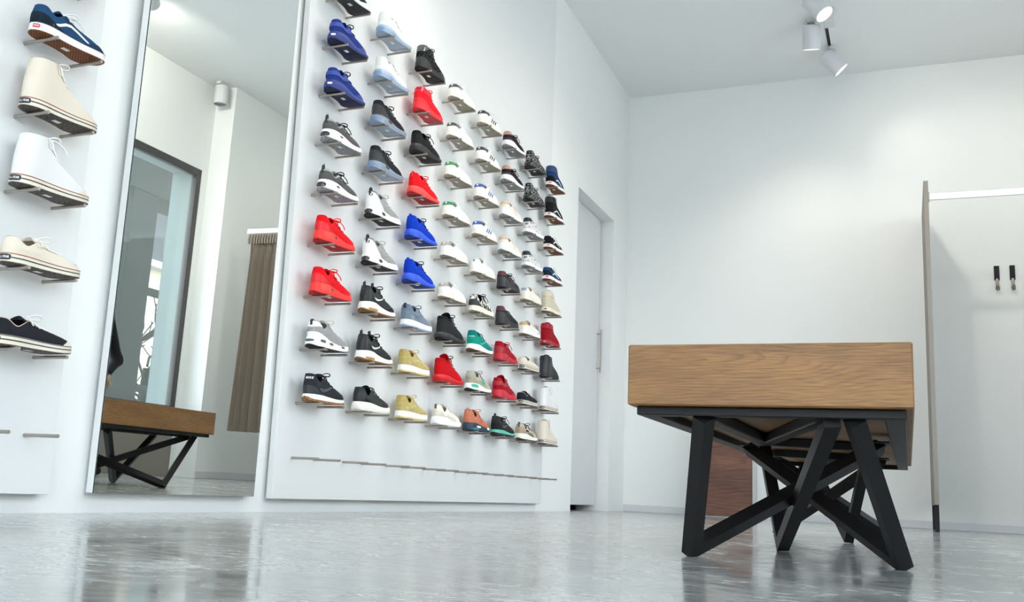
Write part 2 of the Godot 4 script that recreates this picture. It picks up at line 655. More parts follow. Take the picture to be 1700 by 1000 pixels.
# ------------------------------------------------------------------ lamps
func spotlight(at: Vector3, aim: Vector3, label: String, energy: float, group := "ceiling spotlights") -> void:
	# at: where the bracket meets the ceiling
	var o := base("track_spotlight", at)
	tag(o, label, "spotlight", group)
	put(box_mesh(Vector3(-0.03, -0.028, -0.07), Vector3(0.03, 0, 0.07), 0.004), "adapter", M.lamp_white, o)
	var hub := Vector3(0, -0.135, 0)
	var br := st_new()
	tube(br, PackedVector3Array([Vector3(0, -0.02, 0), Vector3(0, -0.10, 0)]), 0.010, 10)
	put(br, "stem", M.lamp_white, o)
	var d := (aim - (at + hub)).normalized()
	var s := d.cross(Vector3.UP).normalized()
	var b := Basis(s, -d, s.cross(-d)).orthonormalized()
	var t := Transform3D(b, hub)
	var head := st_new()
	lathe(head, [[0.0, 0.100], [0.066, 0.100], [0.073, 0.093], [0.073, -0.098], [0.069, -0.102], [0.065, -0.098], [0.065, -0.088]], t, 28, -1)
	put(head, "housing", M.lamp_white, o)
	var lens := st_new()
	lathe(lens, [[0.065, -0.089], [0.0, -0.089]], t, 28, -1)
	var lm: StandardMaterial3D
	if M.has("lamp_glow"):
		lm = M.lamp_glow
	else:
		lm = StandardMaterial3D.new()
		lm.albedo_color = Color(0.9, 0.9, 0.85)
		lm.emission_enabled = true
		lm.emission = Color(1.0, 0.97, 0.90)
		lm.emission_energy_multiplier = 6.0
		M.lamp_glow = lm
	if energy <= 0.0:
		put(lens, "lamp_lens", mat(Color(0.5, 0.5, 0.5), 0.2), o)
		return
	put(lens, "lamp_lens", lm, o)
	var l := SpotLight3D.new()
	l.name = "spotlight_beam"
	l.light_color = Color(1.0, 0.965, 0.92)
	l.light_energy = energy
	l.spot_range = 14.0
	l.spot_attenuation = 2.0
	l.spot_angle = 48.0
	l.spot_angle_attenuation = 1.0
	l.light_size = 0.06
	l.shadow_enabled = true
	o.add_child(l)
	l.transform = Transform3D(Basis(b.x, -b.z, b.y).orthonormalized(), hub + d * 0.108)

func lamps() -> void:
	var tr := base("ceiling_track", Vector3(-0.52, CEIL_Y, -4.6))
	tag(tr, "slim black slot track recessed along the ceiling", "track")
	put(box_mesh(Vector3(-0.012, -0.004, -4.55), Vector3(0.012, 0.0, 4.4)), "slot", M.black_steel, tr)
	spotlight(Vector3(-0.545, CEIL_Y, -7.95), Vector3(1.1, 1.6, -7.4), "white cylinder spotlight turned to the window side, beside the driver box", 1.3)
	spotlight(Vector3(-0.63, CEIL_Y, -8.5), Vector3(-0.85, 0.6, -9.7), "white cylinder spotlight aimed down at the end wall", 1.3)
	spotlight(Vector3(-0.50, CEIL_Y, -9.08), Vector3(0.55, 2.9, -9.35), "white cylinder spotlight closest to the end wall", 0.5)
	spotlight(Vector3(-0.52, CEIL_Y, -6.15), Vector3(0.85, 1.5, -9.7), "white cylinder spotlight aimed at the coat hooks", 2.0)
	spotlight(Vector3(-2.1, CEIL_Y, -4.7), Vector3(-0.6, 0.40, -4.6), "added white cylinder spotlight, out of view, brightening the oak bench side", 6.0)  # added lamp off the track, lifts the bench side shown by the mirror
	var dr := base("lamp_driver", Vector3(-0.475, CEIL_Y, -8.33))
	tag(dr, "small white driver box under the ceiling between the spotlights", "driver box")
	put(box_mesh(Vector3(-0.045, -0.12, -0.07), Vector3(0.045, 0, 0.07), 0.006), "casing", M.lamp_white, dr)
	var k := 0
	for z in [-1.2, -2.6, -4.0, -5.4, -6.8]:
		spotlight(Vector3(-0.52, CEIL_Y, z), Vector3(-2.45, 1.2, z - 0.3), ["white cylinder spotlight aimed at the small shoe panel", "white cylinder spotlight aimed at the mirror", "white cylinder spotlight aimed at the first columns of the long panel", "white cylinder spotlight aimed at the middle of the long panel", "white cylinder spotlight aimed at the last columns of the long panel"][k], [1.0, 1.3, 1.6, 1.4, 1.4][k])
		k += 1
	spotlight(Vector3(1.756, CEIL_Y, -8.3), Vector3(1.72, 0.0, -8.27), "switched-off grey cylinder spotlight in the ceiling corner above the window", 0.0)
	spotlight(Vector3(0.95, CEIL_Y, -4.6), Vector3(1.92, 3.5, -6.6), "white cylinder spotlight aimed above the window, nearer the street", 2.6)
	spotlight(Vector3(0.95, CEIL_Y, -6.2), Vector3(1.92, 3.5, -7.9), "white cylinder spotlight aimed above the window, nearer the fitting corner", 1.6)

# ------------------------------------------------------------------ panels with pegs
func peg_panel(label: String, z0: float, z1: float, cols: Array) -> void:
	var o := base("peg_panel", Vector3(PANEL_X, 0.0, z0))
	tag(o, label, "display panel")
	put(box_mesh(Vector3(-0.031, 0.058, -(z0 - z1)), Vector3(0, 4.07, 0), 0.0015), "board", M.panel, o)
	# spacer that holds the board off the wall
	put(box_mesh(Vector3(WALL_X - PANEL_X + 0.002, 0.09, -(z0 - z1) + 0.04), Vector3(-0.031, 4.0, -0.04)), "spacer", M.frame_dark, o)
	var st := st_new()
	tube(st, PackedVector3Array([Vector3(-0.02, 0, 0), Vector3(PEG_LEN - 0.001, 0, 0)]), PEG_R, 12)
	var me := mesh_of(st)
	for c in cols:
		for p in 2:
			for r in range(0, 10):
				var q := put_mesh(me, "peg", M.steel, o)
				q.position = Vector3(0, ROW_Y + (r - 1) * ROW_STEP, c - p * PEG_STEP - z0)

func panels() -> void:
	var cols := []
	for k in 8:
		cols.append(-(COL_Z + COL_STEP * k))
	peg_panel("long white panel with eight columns of steel pegs carrying sneakers", -3.668, -7.155, cols)
	peg_panel("white peg panel with canvas sneakers before the mirror", -0.7, -2.43, [-2.119, -1.675, -1.2307])

# ------------------------------------------------------------------ mirror
func mirror() -> void:
	var z0 := -2.62
	var z1 := -3.535
	var o := base("wall_mirror", Vector3(-2.444, 0.066, z0))
	tag(o, "tall frameless wall mirror between the two shoe panels", "mirror")
	o.rotation.z = -0.0121
	var len := z0 - z1
	put(box_mesh(Vector3(0.0, 0.0, -len), Vector3(0.028, 2.75, 0), 0.001), "backing_board", M.panel, o)
	put(box_mesh(Vector3(0.0283, 0.0, -len + 0.001), Vector3(0.032, 2.75, -0.001)), "glass_edge", mat(Color(0.03, 0.16, 0.15), 0.15), o)
	put(box_mesh(Vector3(0.0323, 0.0006, -len + 0.0016), Vector3(0.0327, 2.7494, -0.0016)), "mirror_glass", M.mirror, o)
	put(box_mesh(Vector3(-0.02, 0.06, -len + 0.06), Vector3(-0.001, 2.6, -0.06)), "mounting_batten", M.frame_dark, o)

# ------------------------------------------------------------------ bench
func bench() -> void:
	var x0 := -0.607
	var x1 := 0.0175
	var z0 := -2.421
	var z1 := -5.645
	var yb := 0.3605
	var c := Vector3((x0 + x1) / 2.0, 0, (z0 + z1) / 2.0)
	var o := base("oak_bench", c)
	tag(o, "thick oak slab bench on a black star-legged steel frame", "bench")
	var hx := (x1 - x0) / 2.0
	var hz := (z0 - z1) / 2.0
	put(box_mesh(Vector3(-hx, yb, -hz), Vector3(hx, yb + 0.145, hz), 0.0035), "seat_slab", M.oak, o)
	# rails under the slab
	var ry0 := yb - 0.021
	var fx := hx - 0.016
	var fz := hz - 0.03
	var w := 0.045
	for s in [-1.0, 1.0]:
		put(box_mesh(Vector3(-fx, ry0, s * fz - (w if s > 0 else 0.0)), Vector3(fx, yb - 0.0005, s * fz + (0.0 if s > 0 else w)), 0.002), "cross_rail", M.black_steel, o)
		put(box_mesh(Vector3(s * fx - (w if s > 0 else 0.0), ry0, -fz + w), Vector3(s * fx + (0.0 if s > 0 else w), yb - 0.0005, fz - w), 0.002), "side_rail", M.black_steel, o)
	# legs: one half built, the other turned by half a turn
	var top := yb - 0.023
	for e in 2:
		var turn := Basis(Vector3.UP, PI * e)
		var P := func(x: float, y: float, z: float) -> Vector3:
			return turn * (Vector3(x, y, z) - Vector3(c.x, 0, c.z))
		var S := 0.036
		for q in [[P.call(-0.436, top, -2.475), P.call(-0.525, 0.001, -2.74), P.call(-0.075, top - 0.012, -3.33)],
				[P.call(-0.152, top, -2.475), P.call(-0.360, 0.001, -3.42), P.call(-0.44, top - 0.012, -3.66)],
				[P.call(-0.105, top, -2.475), P.call(-0.007, 0.001, -2.837), P.call(-0.495, top - 0.012, -3.68)]]:
			# mitred V of two square tubes, its tip on the floor
			var J: Vector3 = q[1]
			var p := Vector3.ZERO
			var r := Vector3.ZERO
			var m := Vector3.ZERO
			for it in 2:
				p = (q[0] - J).normalized()
				r = (q[2] - J).normalized()
				m = (p + r).normalized()
				J = q[1] + m * (S / 2.0) / m.cross(p).length()
			var n := p.cross(r).normalized() * S / 2.0
			var tip: Vector3 = q[1]
			var inner := J * 2.0 - tip
			for k in 2:
				var d: Vector3 = p if k == 0 else r
				var end: Vector3 = q[0] if k == 0 else q[2]
				var side := (m - d * m.dot(d)).normalized() * S / 2.0
				var st := st_new()
				st.set_smooth_group(-1)
				var c8 := []
				for e8 in [-1.0, 1.0]:
					c8.append_array([tip + n * e8, inner + n * e8, end + side + n * e8, end - side + n * e8])
				for fq in [[0, 1, 2, 3], [7, 6, 5, 4], [0, 4, 5, 1], [1, 5, 6, 2], [2, 6, 7, 3], [3, 7, 4, 0]]:
					quad(st, c8[fq[0]], c8[fq[1]], c8[fq[2]], c8[fq[3]])
				put(st, "leg" if k == 0 else "strut", M.black_steel, o)
		# flat braces under the slab
		var V: Vector3 = P.call(-0.422, yb - 0.016, -3.52)
		for q in [P.call(-0.43, yb - 0.016, -2.49), P.call(-0.17, yb - 0.016, -2.49), P.call(-0.10, yb - 0.016, -3.75)]:
			var br := st_new()
			bar(br, V, q, 0.04, 0.028)
			put(br, "brace", M.black_steel, o)
		for q in [P.call(-0.075, top, -3.33), P.call(-0.495, top, -3.68)]:
			var pl := st_new()
			var side: float = signf(q.x)
			box(pl, Vector3(q.x - 0.03, yb - 0.026, q.z - 0.07), Vector3(q.x + 0.03 , yb - 0.0215, q.z + 0.07), 0.001)
			put(pl, "bracket_plate", M.black_steel, o)

# ------------------------------------------------------------------ fitting corner
func fitting_corner() -> void:
	var fz := -8.55
	var o := base("fitting_partition", Vector3(0.19, 0, fz))
	tag(o, "narrow taupe partition board on black feet beside the hooks", "partition")
	put(box_mesh(Vector3(-0.017, 0.195, -1.10), Vector3(0.017, 2.69, 0), 0.002), "board", M.taupe, o)
	for z in [-0.06, -0.95]:
		put(box_mesh(Vector3(-0.015, 0, z - 0.045), Vector3(0.015, 0.1955, z), 0.002), "foot", M.black_steel, o)
	var rod := base("curtain_rail", Vector3(0.2075, 2.535, fz - 0.02))
	tag(rod, "flat white rail running from the partition across the fitting corner", "curtain rail")
	put(box_mesh(Vector3(0, 0, -0.012), Vector3(1.22, 0.05, 0.012), 0.003), "rail", mat(Color(0.93, 0.94, 0.94), 0.3), rod)
	put(box_mesh(Vector3(0.0, -0.01, -0.02), Vector3(0.006, 0.06, 0.02), 0.001), "end_flange", M.steel, rod)
	put(box_mesh(Vector3(1.12, 0.015, BACK_Z - (fz - 0.02) + 0.002), Vector3(1.135, 0.035, -0.0125), 0.001), "wall_arm", M.lamp_white, rod)
	# hooks
	for k in 2:
		var h := base("coat_hook", Vector3([0.737, 0.854][k], 2.02, BACK_Z))
		tag(h, ["dark metal coat hook, the one beside the partition", "dark metal coat hook, the one farther from the partition"][k], "hook", "coat hooks on the end wall")
		put(box_mesh(Vector3(-0.02, 0.09, 0), Vector3(0.02, 0.215, 0.012), 0.002), "plate", M.black_steel, h)
		var hk := st_new()
		tube(hk, PackedVector3Array([Vector3(0, 0.10, 0.01), Vector3(0, 0.05, 0.018), Vector3(0, 0.005, 0.04), Vector3(0, 0.0, 0.065), Vector3(0, 0.03, 0.085)]), 0.012, 10)
		put(hk, "prong", M.steel, h)
		var kn := st_new()
		lathe(kn, [[0.0, 0.02], [0.012, 0.017], [0.017, 0.0], [0.012, -0.017], [0.0, -0.02]], Transform3D(Basis.IDENTITY, Vector3(0, 0.012, 0.05)), 14)
		put(kn, "tip", M.black_steel, h)
	curtain(fz - 0.02)

func curtain(z: float) -> void:
	var o := base("curtain", Vector3(0, 0.49, z))
	tag(o, "taupe pleated curtain gathered on the fitting corner rail", "curtain")
	var x0 := 0.93
	var x1 := 1.40
	var n := 120
	var rows := []
	for j in 25:
		var v := j / 24.0
		var row := PackedVector3Array()
		for i in n + 1:
			var u := float(i) / n
			var amp := lerpf(0.055, 0.022, smoothstep(0.86, 0.98, v))
			var ph := u * TAU * 5.0 + 0.6 * sin(u * 9.0 + v * 1.3)
			var spread := lerpf(1.05, 0.93, v)
			row.append(Vector3((x0 + x1) / 2.0 + (u - 0.5) * (x1 - x0) * spread + 0.008 * sin(ph * 2.0), v * 2.03, amp * sin(ph)))
		rows.append(row)
	var st := st_new()
	sheet(st, rows)
	var m := put(st, "drape", M.curtain, o)
	m.set_meta("label", "taupe pleated cloth")
	# header tape with its pinch pleats
	var hd := st_new()
	for i in 14:
		var x := x0 + 0.02 + (x1 - x0 - 0.04) * i / 13.0
		tube(hd, PackedVector3Array([Vector3(x, 1.93, 0.025), Vector3(x, 1.98, 0.03), Vector3(x, 2.03, 0.02)]), 0.012, 8)
	put(hd, "pleat_header", M.curtain, o)
	var gl := st_new()
	for i in 8:
		var x := x0 + 0.03 + (x1 - x0 - 0.06) * i / 7.0
		tube(gl, PackedVector3Array([Vector3(x, 2.02, 0), Vector3(x, 2.042, 0)]), 0.004, 6)
	put(gl, "glider", M.steel, o)

func cabinet() -> void:
	var o := base("walnut_cabinet", Vector3(-1.235, 0, BACK_Z + 0.012))
	tag(o, "low cabinet with walnut front and white side against the end wall", "cabinet")
	put(box_mesh(Vector3(-0.485, 0.0, 0.0), Vector3(0.0, 0.86, 0.26), 0.002), "carcass", M.door, o)
	put(box_mesh(Vector3(-0.485, 0.012, 0.2605), Vector3(-0.006, 0.858, 0.28), 0.002), "front_panel", M.walnut, o)

# ------------------------------------------------------------------ shoes
# Every shoe is built in its own frame: x from heel to toe, y up, z to the side that faces the room.
const SN := 60                  # points round the sole
const SV := 12                  # rows up the upper

var OUT_X := PackedFloat32Array([0.0, 0.012, 0.045, 0.11, 0.165, 0.208, 0.245, 0.272, 0.2865, 0.290, 0.285, 0.268, 0.24, 0.205, 0.165, 0.11, 0.045, 0.012])
var OUT_Z := PackedFloat32Array([0.0, 0.0215, 0.0335, 0.0345, 0.0395, 0.0465, 0.0455, 0.034, 0.014, -0.004, -0.020, -0.034, -0.0415, -0.042, -0.033, -0.0285, -0.0325, -0.0215])

func crv(a: PackedFloat32Array, f: float) -> float:
	var n := a.size()
	var i := int(floorf(f))
	var t := f - i
	var p0 := a[posmod(i - 1, n)]
	var p1 := a[posmod(i, n)]
	var p2 := a[posmod(i + 1, n)]
	var p3 := a[posmod(i + 2, n)]
	return 0.5 * (2.0 * p1 + (p2 - p0) * t + (2.0 * p0 - 5.0 * p1 + 4.0 * p2 - p3) * t * t + (3.0 * p1 - p0 - 3.0 * p2 + p3) * t * t * t)

# the shape that is being built
var sh := {}
var s_out := PackedVector2Array()
var s_nrm := PackedVector2Array()
var s_bot := PackedVector3Array()
var s_mouth := PackedVector3Array()

func sole_under(x: float) -> float:
	var t: float = x / sh.L
	var a := maxf(0.0, (t - 0.66) / 0.34)
	var b := maxf(0.0, (0.09 - t) / 0.09)
	return sh.spring * a * a + sh.bevel * b * b

func sole_top(x: float) -> float:
	var t: float = x / sh.L
	var k := smoothstep(sh.drop0, sh.drop1, t)
	var y: float = lerpf(sh.mh, sh.mf, k) + sole_under(x) * (0.8 if t > 0.5 else 0.0)
	y += sh.wave * sin(t * 9.5) * (1.0 - k)
	return y

func lat(u: float, ks: Array) -> Vector3:
	# smooth curve through [u, x, y, z] stations
	var i := 0
	while i < ks.size() - 2 and u > ks[i + 1][0]:
		i += 1
	var a: Array = ks[i]
	var b: Array = ks[i + 1]
	var p: Array = ks[maxi(i - 1, 0)]
	var n: Array = ks[mini(i + 2, ks.size() - 1)]
	var h: float = b[0] - a[0]
	var t: float = clampf((u - a[0]) / h, 0, 1)
	var r := Vector3.ZERO
	for c in 3:
		var m0: float = (b[c + 1] - p[c + 1]) / maxf(1e-4, b[0] - p[0]) * h
		var m1: float = (n[c + 1] - a[c + 1]) / maxf(1e-4, n[0] - a[0]) * h
		r[c] = (2 * t * t * t - 3 * t * t + 1) * a[c + 1] + (t * t * t - 2 * t * t + t) * m0 + (-2 * t * t * t + 3 * t * t) * b[c + 1] + (t * t * t - t * t) * m1
	return r

func setup_shape() -> void:
	s_out.clear()
	s_nrm.clear()
	s_bot.clear()
	s_mouth.clear()
	var fine := PackedVector2Array()
	var n := 18
	for k in 720:
		var f := k / 720.0 * n
		fine.append(Vector2(crv(OUT_X, f) * sh.L / 0.29, crv(OUT_Z, f) * sh.W))
	# even steps along each half, so that heel and toe keep their places
	for half in 2:
		var pts := PackedVector2Array()
		for k in 361:
			pts.append(fine[(half * 360 + k) % 720])
		var cum := PackedFloat32Array([0.0])
		for k in 360:
			cum.append(cum[k] + pts[k].distance_to(pts[k + 1]))
		for i in SN / 2:
			var want: float = cum[360] * i / (SN / 2)
			var k := 0
			while cum[k + 1] < want:
				k += 1
			s_out.append(pts[k].lerp(pts[k + 1], (want - cum[k]) / (cum[k + 1] - cum[k])))
	for i in SN:
		var d := (s_out[(i + 1) % SN] - s_out[(i + SN - 1) % SN]).normalized()
		s_nrm.append(Vector2(-d.y, d.x) if Vector2(-d.y, d.x).dot(s_out[i] - Vector2(0.14, 0)) > 0 or i % SN == 0 else Vector2(d.y, -d.x))
	s_nrm[0] = Vector2(-1, 0)
	var L: float = sh.L
	var ks := [
		[0.0, sh.hx, sh.hh, 0.0],
		[0.06, sh.hx + 0.004, sh.hh, sh.mw * 0.45],
		[0.13, sh.hx + 0.017, sh.hh - 0.15 * (sh.hh - sh.hc), sh.mw * 0.84],
		[0.25, lerpf(sh.hx, sh.xt, 0.52), sh.hc, sh.mw],
		[0.36, sh.xt - 0.017, lerpf(sh.hc, sh.ht, 0.62), sh.mw * 0.95],
		[0.43, sh.xt, sh.ht, sh.mw * 0.80],
		[0.60, lerpf(sh.xt, sh.xf, sh.t1[0]), lerpf(sh.ht, sh.yf, sh.t1[1]), sh.mw * 0.66],
		[0.79, lerpf(sh.xt, sh.xf, sh.t2[0]), lerpf(sh.ht, sh.yf, sh.t2[1]), sh.mw * 0.52],
		[0.94, sh.xf - 0.005, sh.yf + 0.002, sh.mw * 0.36],
		[1.0, sh.xf, sh.yf, 0.0]]
	for i in SN:
		var u := i / (SN / 2.0)
		var side := 1.0
		if u > 1.0:
			u = 2.0 - u
			side = -1.0
		var o := s_out[i] - s_nrm[i] * 0.0015
		s_bot.append(Vector3(o.x, sole_top(o.x) - 0.004, o.y))
		var m := lat(u, ks)
		s_mouth.append(Vector3(m.x, m.y, m.z * side))

func upper_at(fi: float, v: float) -> Vector3:
	fi = fposmod(fi, SN)
	var i := int(fi)
	var k := (i + 1) % SN
	var t := fi - i
	var b := s_bot[i].lerp(s_bot[k], t)
	var m := s_mouth[i].lerp(s_mouth[k], t)
	var n2 := s_nrm[i].lerp(s_nrm[k], t)
	var a := clampf(v, 0, 1) * PI / 2.0
	var u := absf(fposmod(fi / (SN / 2.0) + 1.0, 2.0) - 1.0)
	var front := smoothstep(0.42, 0.75, u)
	var fh := lerpf(v * v * 0.6 + v * 0.4, 1.0 - cos(a), front)
	var fy := lerpf(v, sin(a), front)
	var p := Vector3(lerpf(b.x, m.x, fh), lerpf(b.y, m.y, fy), lerpf(b.z, m.z, fh))
	var bulge: float = sh.bulge * sin(PI * v) * lerpf(1.0, 0.35, front)
	return p + Vector3(n2.x, 0, n2.y) * bulge

func sole_at(fi: float, w: float) -> Vector3:
	fi = fposmod(fi, SN)
	var i := int(fi)
	var k := (i + 1) % SN
	var t := fi - i
	var o := s_out[i].lerp(s_out[k], t)
	var n2 := s_nrm[i].lerp(s_nrm[k], t)
	var off: float = 0.0015 + sh.flare * pow(1.0 - w, 1.4) + sh.puff * sin(PI * w)
	var q := o + n2 * off
	if o.x < 0.05:
		q.x -= sh.tail * (1.0 - o.x / 0.05) * (1.0 - absf(w - 0.45))
	var y0: float = sole_under(o.x) + sh.ot
	return Vector3(q.x, lerpf(y0, sole_top(o.x), w), q.y)

# finds the place on a surface that shows at (x, y) seen from the side, or at (z, y) seen from behind
func find_on(surf: Callable, rear: bool, x: float, y: float, off: float) -> Vector3:
	var best := 1e9
	var bi := 0.0
	var bv := 0.0
	var lo := -8 if rear else 2
	var hi := 8 if rear else SN / 2 - 2
	for i in range(lo, hi + 1):
		for j in range(0, 11):
			var p: Vector3 = surf.call(float(i), j / 10.0)
			var d := Vector2((p.z if rear else p.x) - x, p.y - y).length_squared()
			if d < best:
				best = d
				bi = i
				bv = j / 10.0
	for it in 4:
		var p: Vector3 = surf.call(bi, bv)
		var pi: Vector3 = (surf.call(bi + 0.05, bv) - p) / 0.05
		var vv := minf(bv, 0.98)
		var pv: Vector3 = (surf.call(bi, vv + 0.02) - surf.call(bi, vv)) / 0.02
		var ex := x - (p.z if rear else p.x)
		var ey := y - p.y
		var a := pi.z if rear else pi.x
		var b := pv.z if rear else pv.x
		var det := a * pv.y - b * pi.y
		if absf(det) < 1e-9:
			break
		bi += clampf((ex * pv.y - b * ey) / det, -1.0, 1.0)
		bv = clampf(bv + clampf((a * ey - pi.y * ex) / det, -0.1, 0.1), 0.0, 1.0)
	var p: Vector3 = surf.call(bi, bv)
	var pi: Vector3 = surf.call(bi + 0.1, bv) - p
	var vv := minf(bv, 0.97)
	var pv: Vector3 = surf.call(bi, vv + 0.03) - surf.call(bi, vv)
	var n := pi.cross(pv).normalized()
	if n.dot(p - Vector3(0.12, p.y, 0)) < 0:
		n = -n
	return p + n * off

func part(st: SurfaceTool, called: String, spec: String, o: Node) -> MeshInstance3D:
	return put(st, called, fab(spec), o)

# a stripe along stations [x, y, width]
func stripe(o: Node, called: String, spec: String, surf: Callable, rear: bool, pts: Array, off := 0.0014) -> void:
	var st := st_new()
	var rows := []
	for i in pts.size():
		var a: Array = pts[maxi(i - 1, 0)]
		var b: Array = pts[mini(i + 1, pts.size() - 1)]
		var d := Vector2(b[0] - a[0], b[1] - a[1]).normalized()
		var n := Vector2(-d.y, d.x)
		var row := PackedVector3Array()
		for k in 4:
			var w: float = pts[i][2] * (k / 3.0 - 0.5)
			row.append(find_on(surf, rear, pts[i][0] + n.x * w, pts[i][1] + n.y * w, off))
		rows.append(row)
	sheet(st, rows)
	part(st, called, spec, o)

# a rounded patch: centre, half sizes, lean
func patch(o: Node, called: String, spec: String, surf: Callable, rear: bool, cx: float, cy: float, rx: float, ry: float, square := 2.0, lean := 0.0, off := 0.0014) -> MeshInstance3D:
	var st := st_new()
	var rows := []
	for j in 4:
		var row := PackedVector3Array()
		for k in 18:
			var a := TAU * k / 18.0
			var c := cos(a)
			var s := sin(a)
			var r: float = j / 3.0 / pow(pow(absf(c), square) + pow(absf(s), square), 1.0 / square)
			row.append(find_on(surf, rear, cx + rx * r * c + lean * ry * r * s, cy + ry * r * s, off))
		rows.append(row)
	sheet(st, rows, true)
	return part(st, called, spec, o)

# band of the upper between two heights, over a stretch of its outline
func belt(o: Node, called: String, spec: String, i0: float, i1: float, lo: Callable, hi: Callable, off := 0.0016, n := 26) -> void:
	var st := st_new()
	var rows := []
	for j in 5:
		var row := PackedVector3Array()
		for k in n + 1:
			var f := lerpf(i0, i1, float(k) / n)
			var v := lerpf(lo.call(f), hi.call(f), j / 4.0)
			var p := upper_at(f, v)
			var d := (upper_at(f + 0.2, v) - p).cross(upper_at(f, minf(v, 0.96) + 0.04) - upper_at(f, minf(v, 0.96))).normalized()
			if d.dot(p - Vector3(0.12, p.y - 0.01, 0)) < 0:
				d = -d
			row.append(p + d * off)
		rows.append(row)
	sheet(st, rows)
	part(st, called, spec, o)

func words(o: Node, called: String, spec: String, surf: Callable, rear: bool, text: String, cx: float, cy: float, height: float, most := 0.034) -> void:
	var tm := TextMesh.new()
	var f := SystemFont.new()
	f.font_names = PackedStringArray(["Droid Sans"])
	f.font_weight = 700
	tm.font = f
	tm.text = text
	tm.font_size = 32
	tm.pixel_size = height / 23.0
	tm.depth = 0.0
	tm.curve_step = 3.0
	var ar := tm.get_mesh_arrays()
	if ar.is_empty():
		return
	var vs: PackedVector3Array = ar[Mesh.ARRAY_VERTEX]
	var idx: PackedInt32Array = ar[Mesh.ARRAY_INDEX] if ar[Mesh.ARRAY_INDEX] != null else PackedInt32Array(range(vs.size()))
	var wide := 0.0
	for q in vs:
		wide = maxf(wide, absf(q.x) * 2.0)
	var fit := minf(1.0, most / maxf(wide, 1e-5))
	var done := {}
	var st := st_new()
	for q in idx:
		var key := Vector2(vs[q].x, vs[q].y)
		if not done.has(key):
			done[key] = find_on(surf, rear, cx + key.x * fit, cy + key.y * maxf(fit, 0.75), 0.0026)
		st.add_vertex(done[key])
	put(st, called, fab(spec), o)

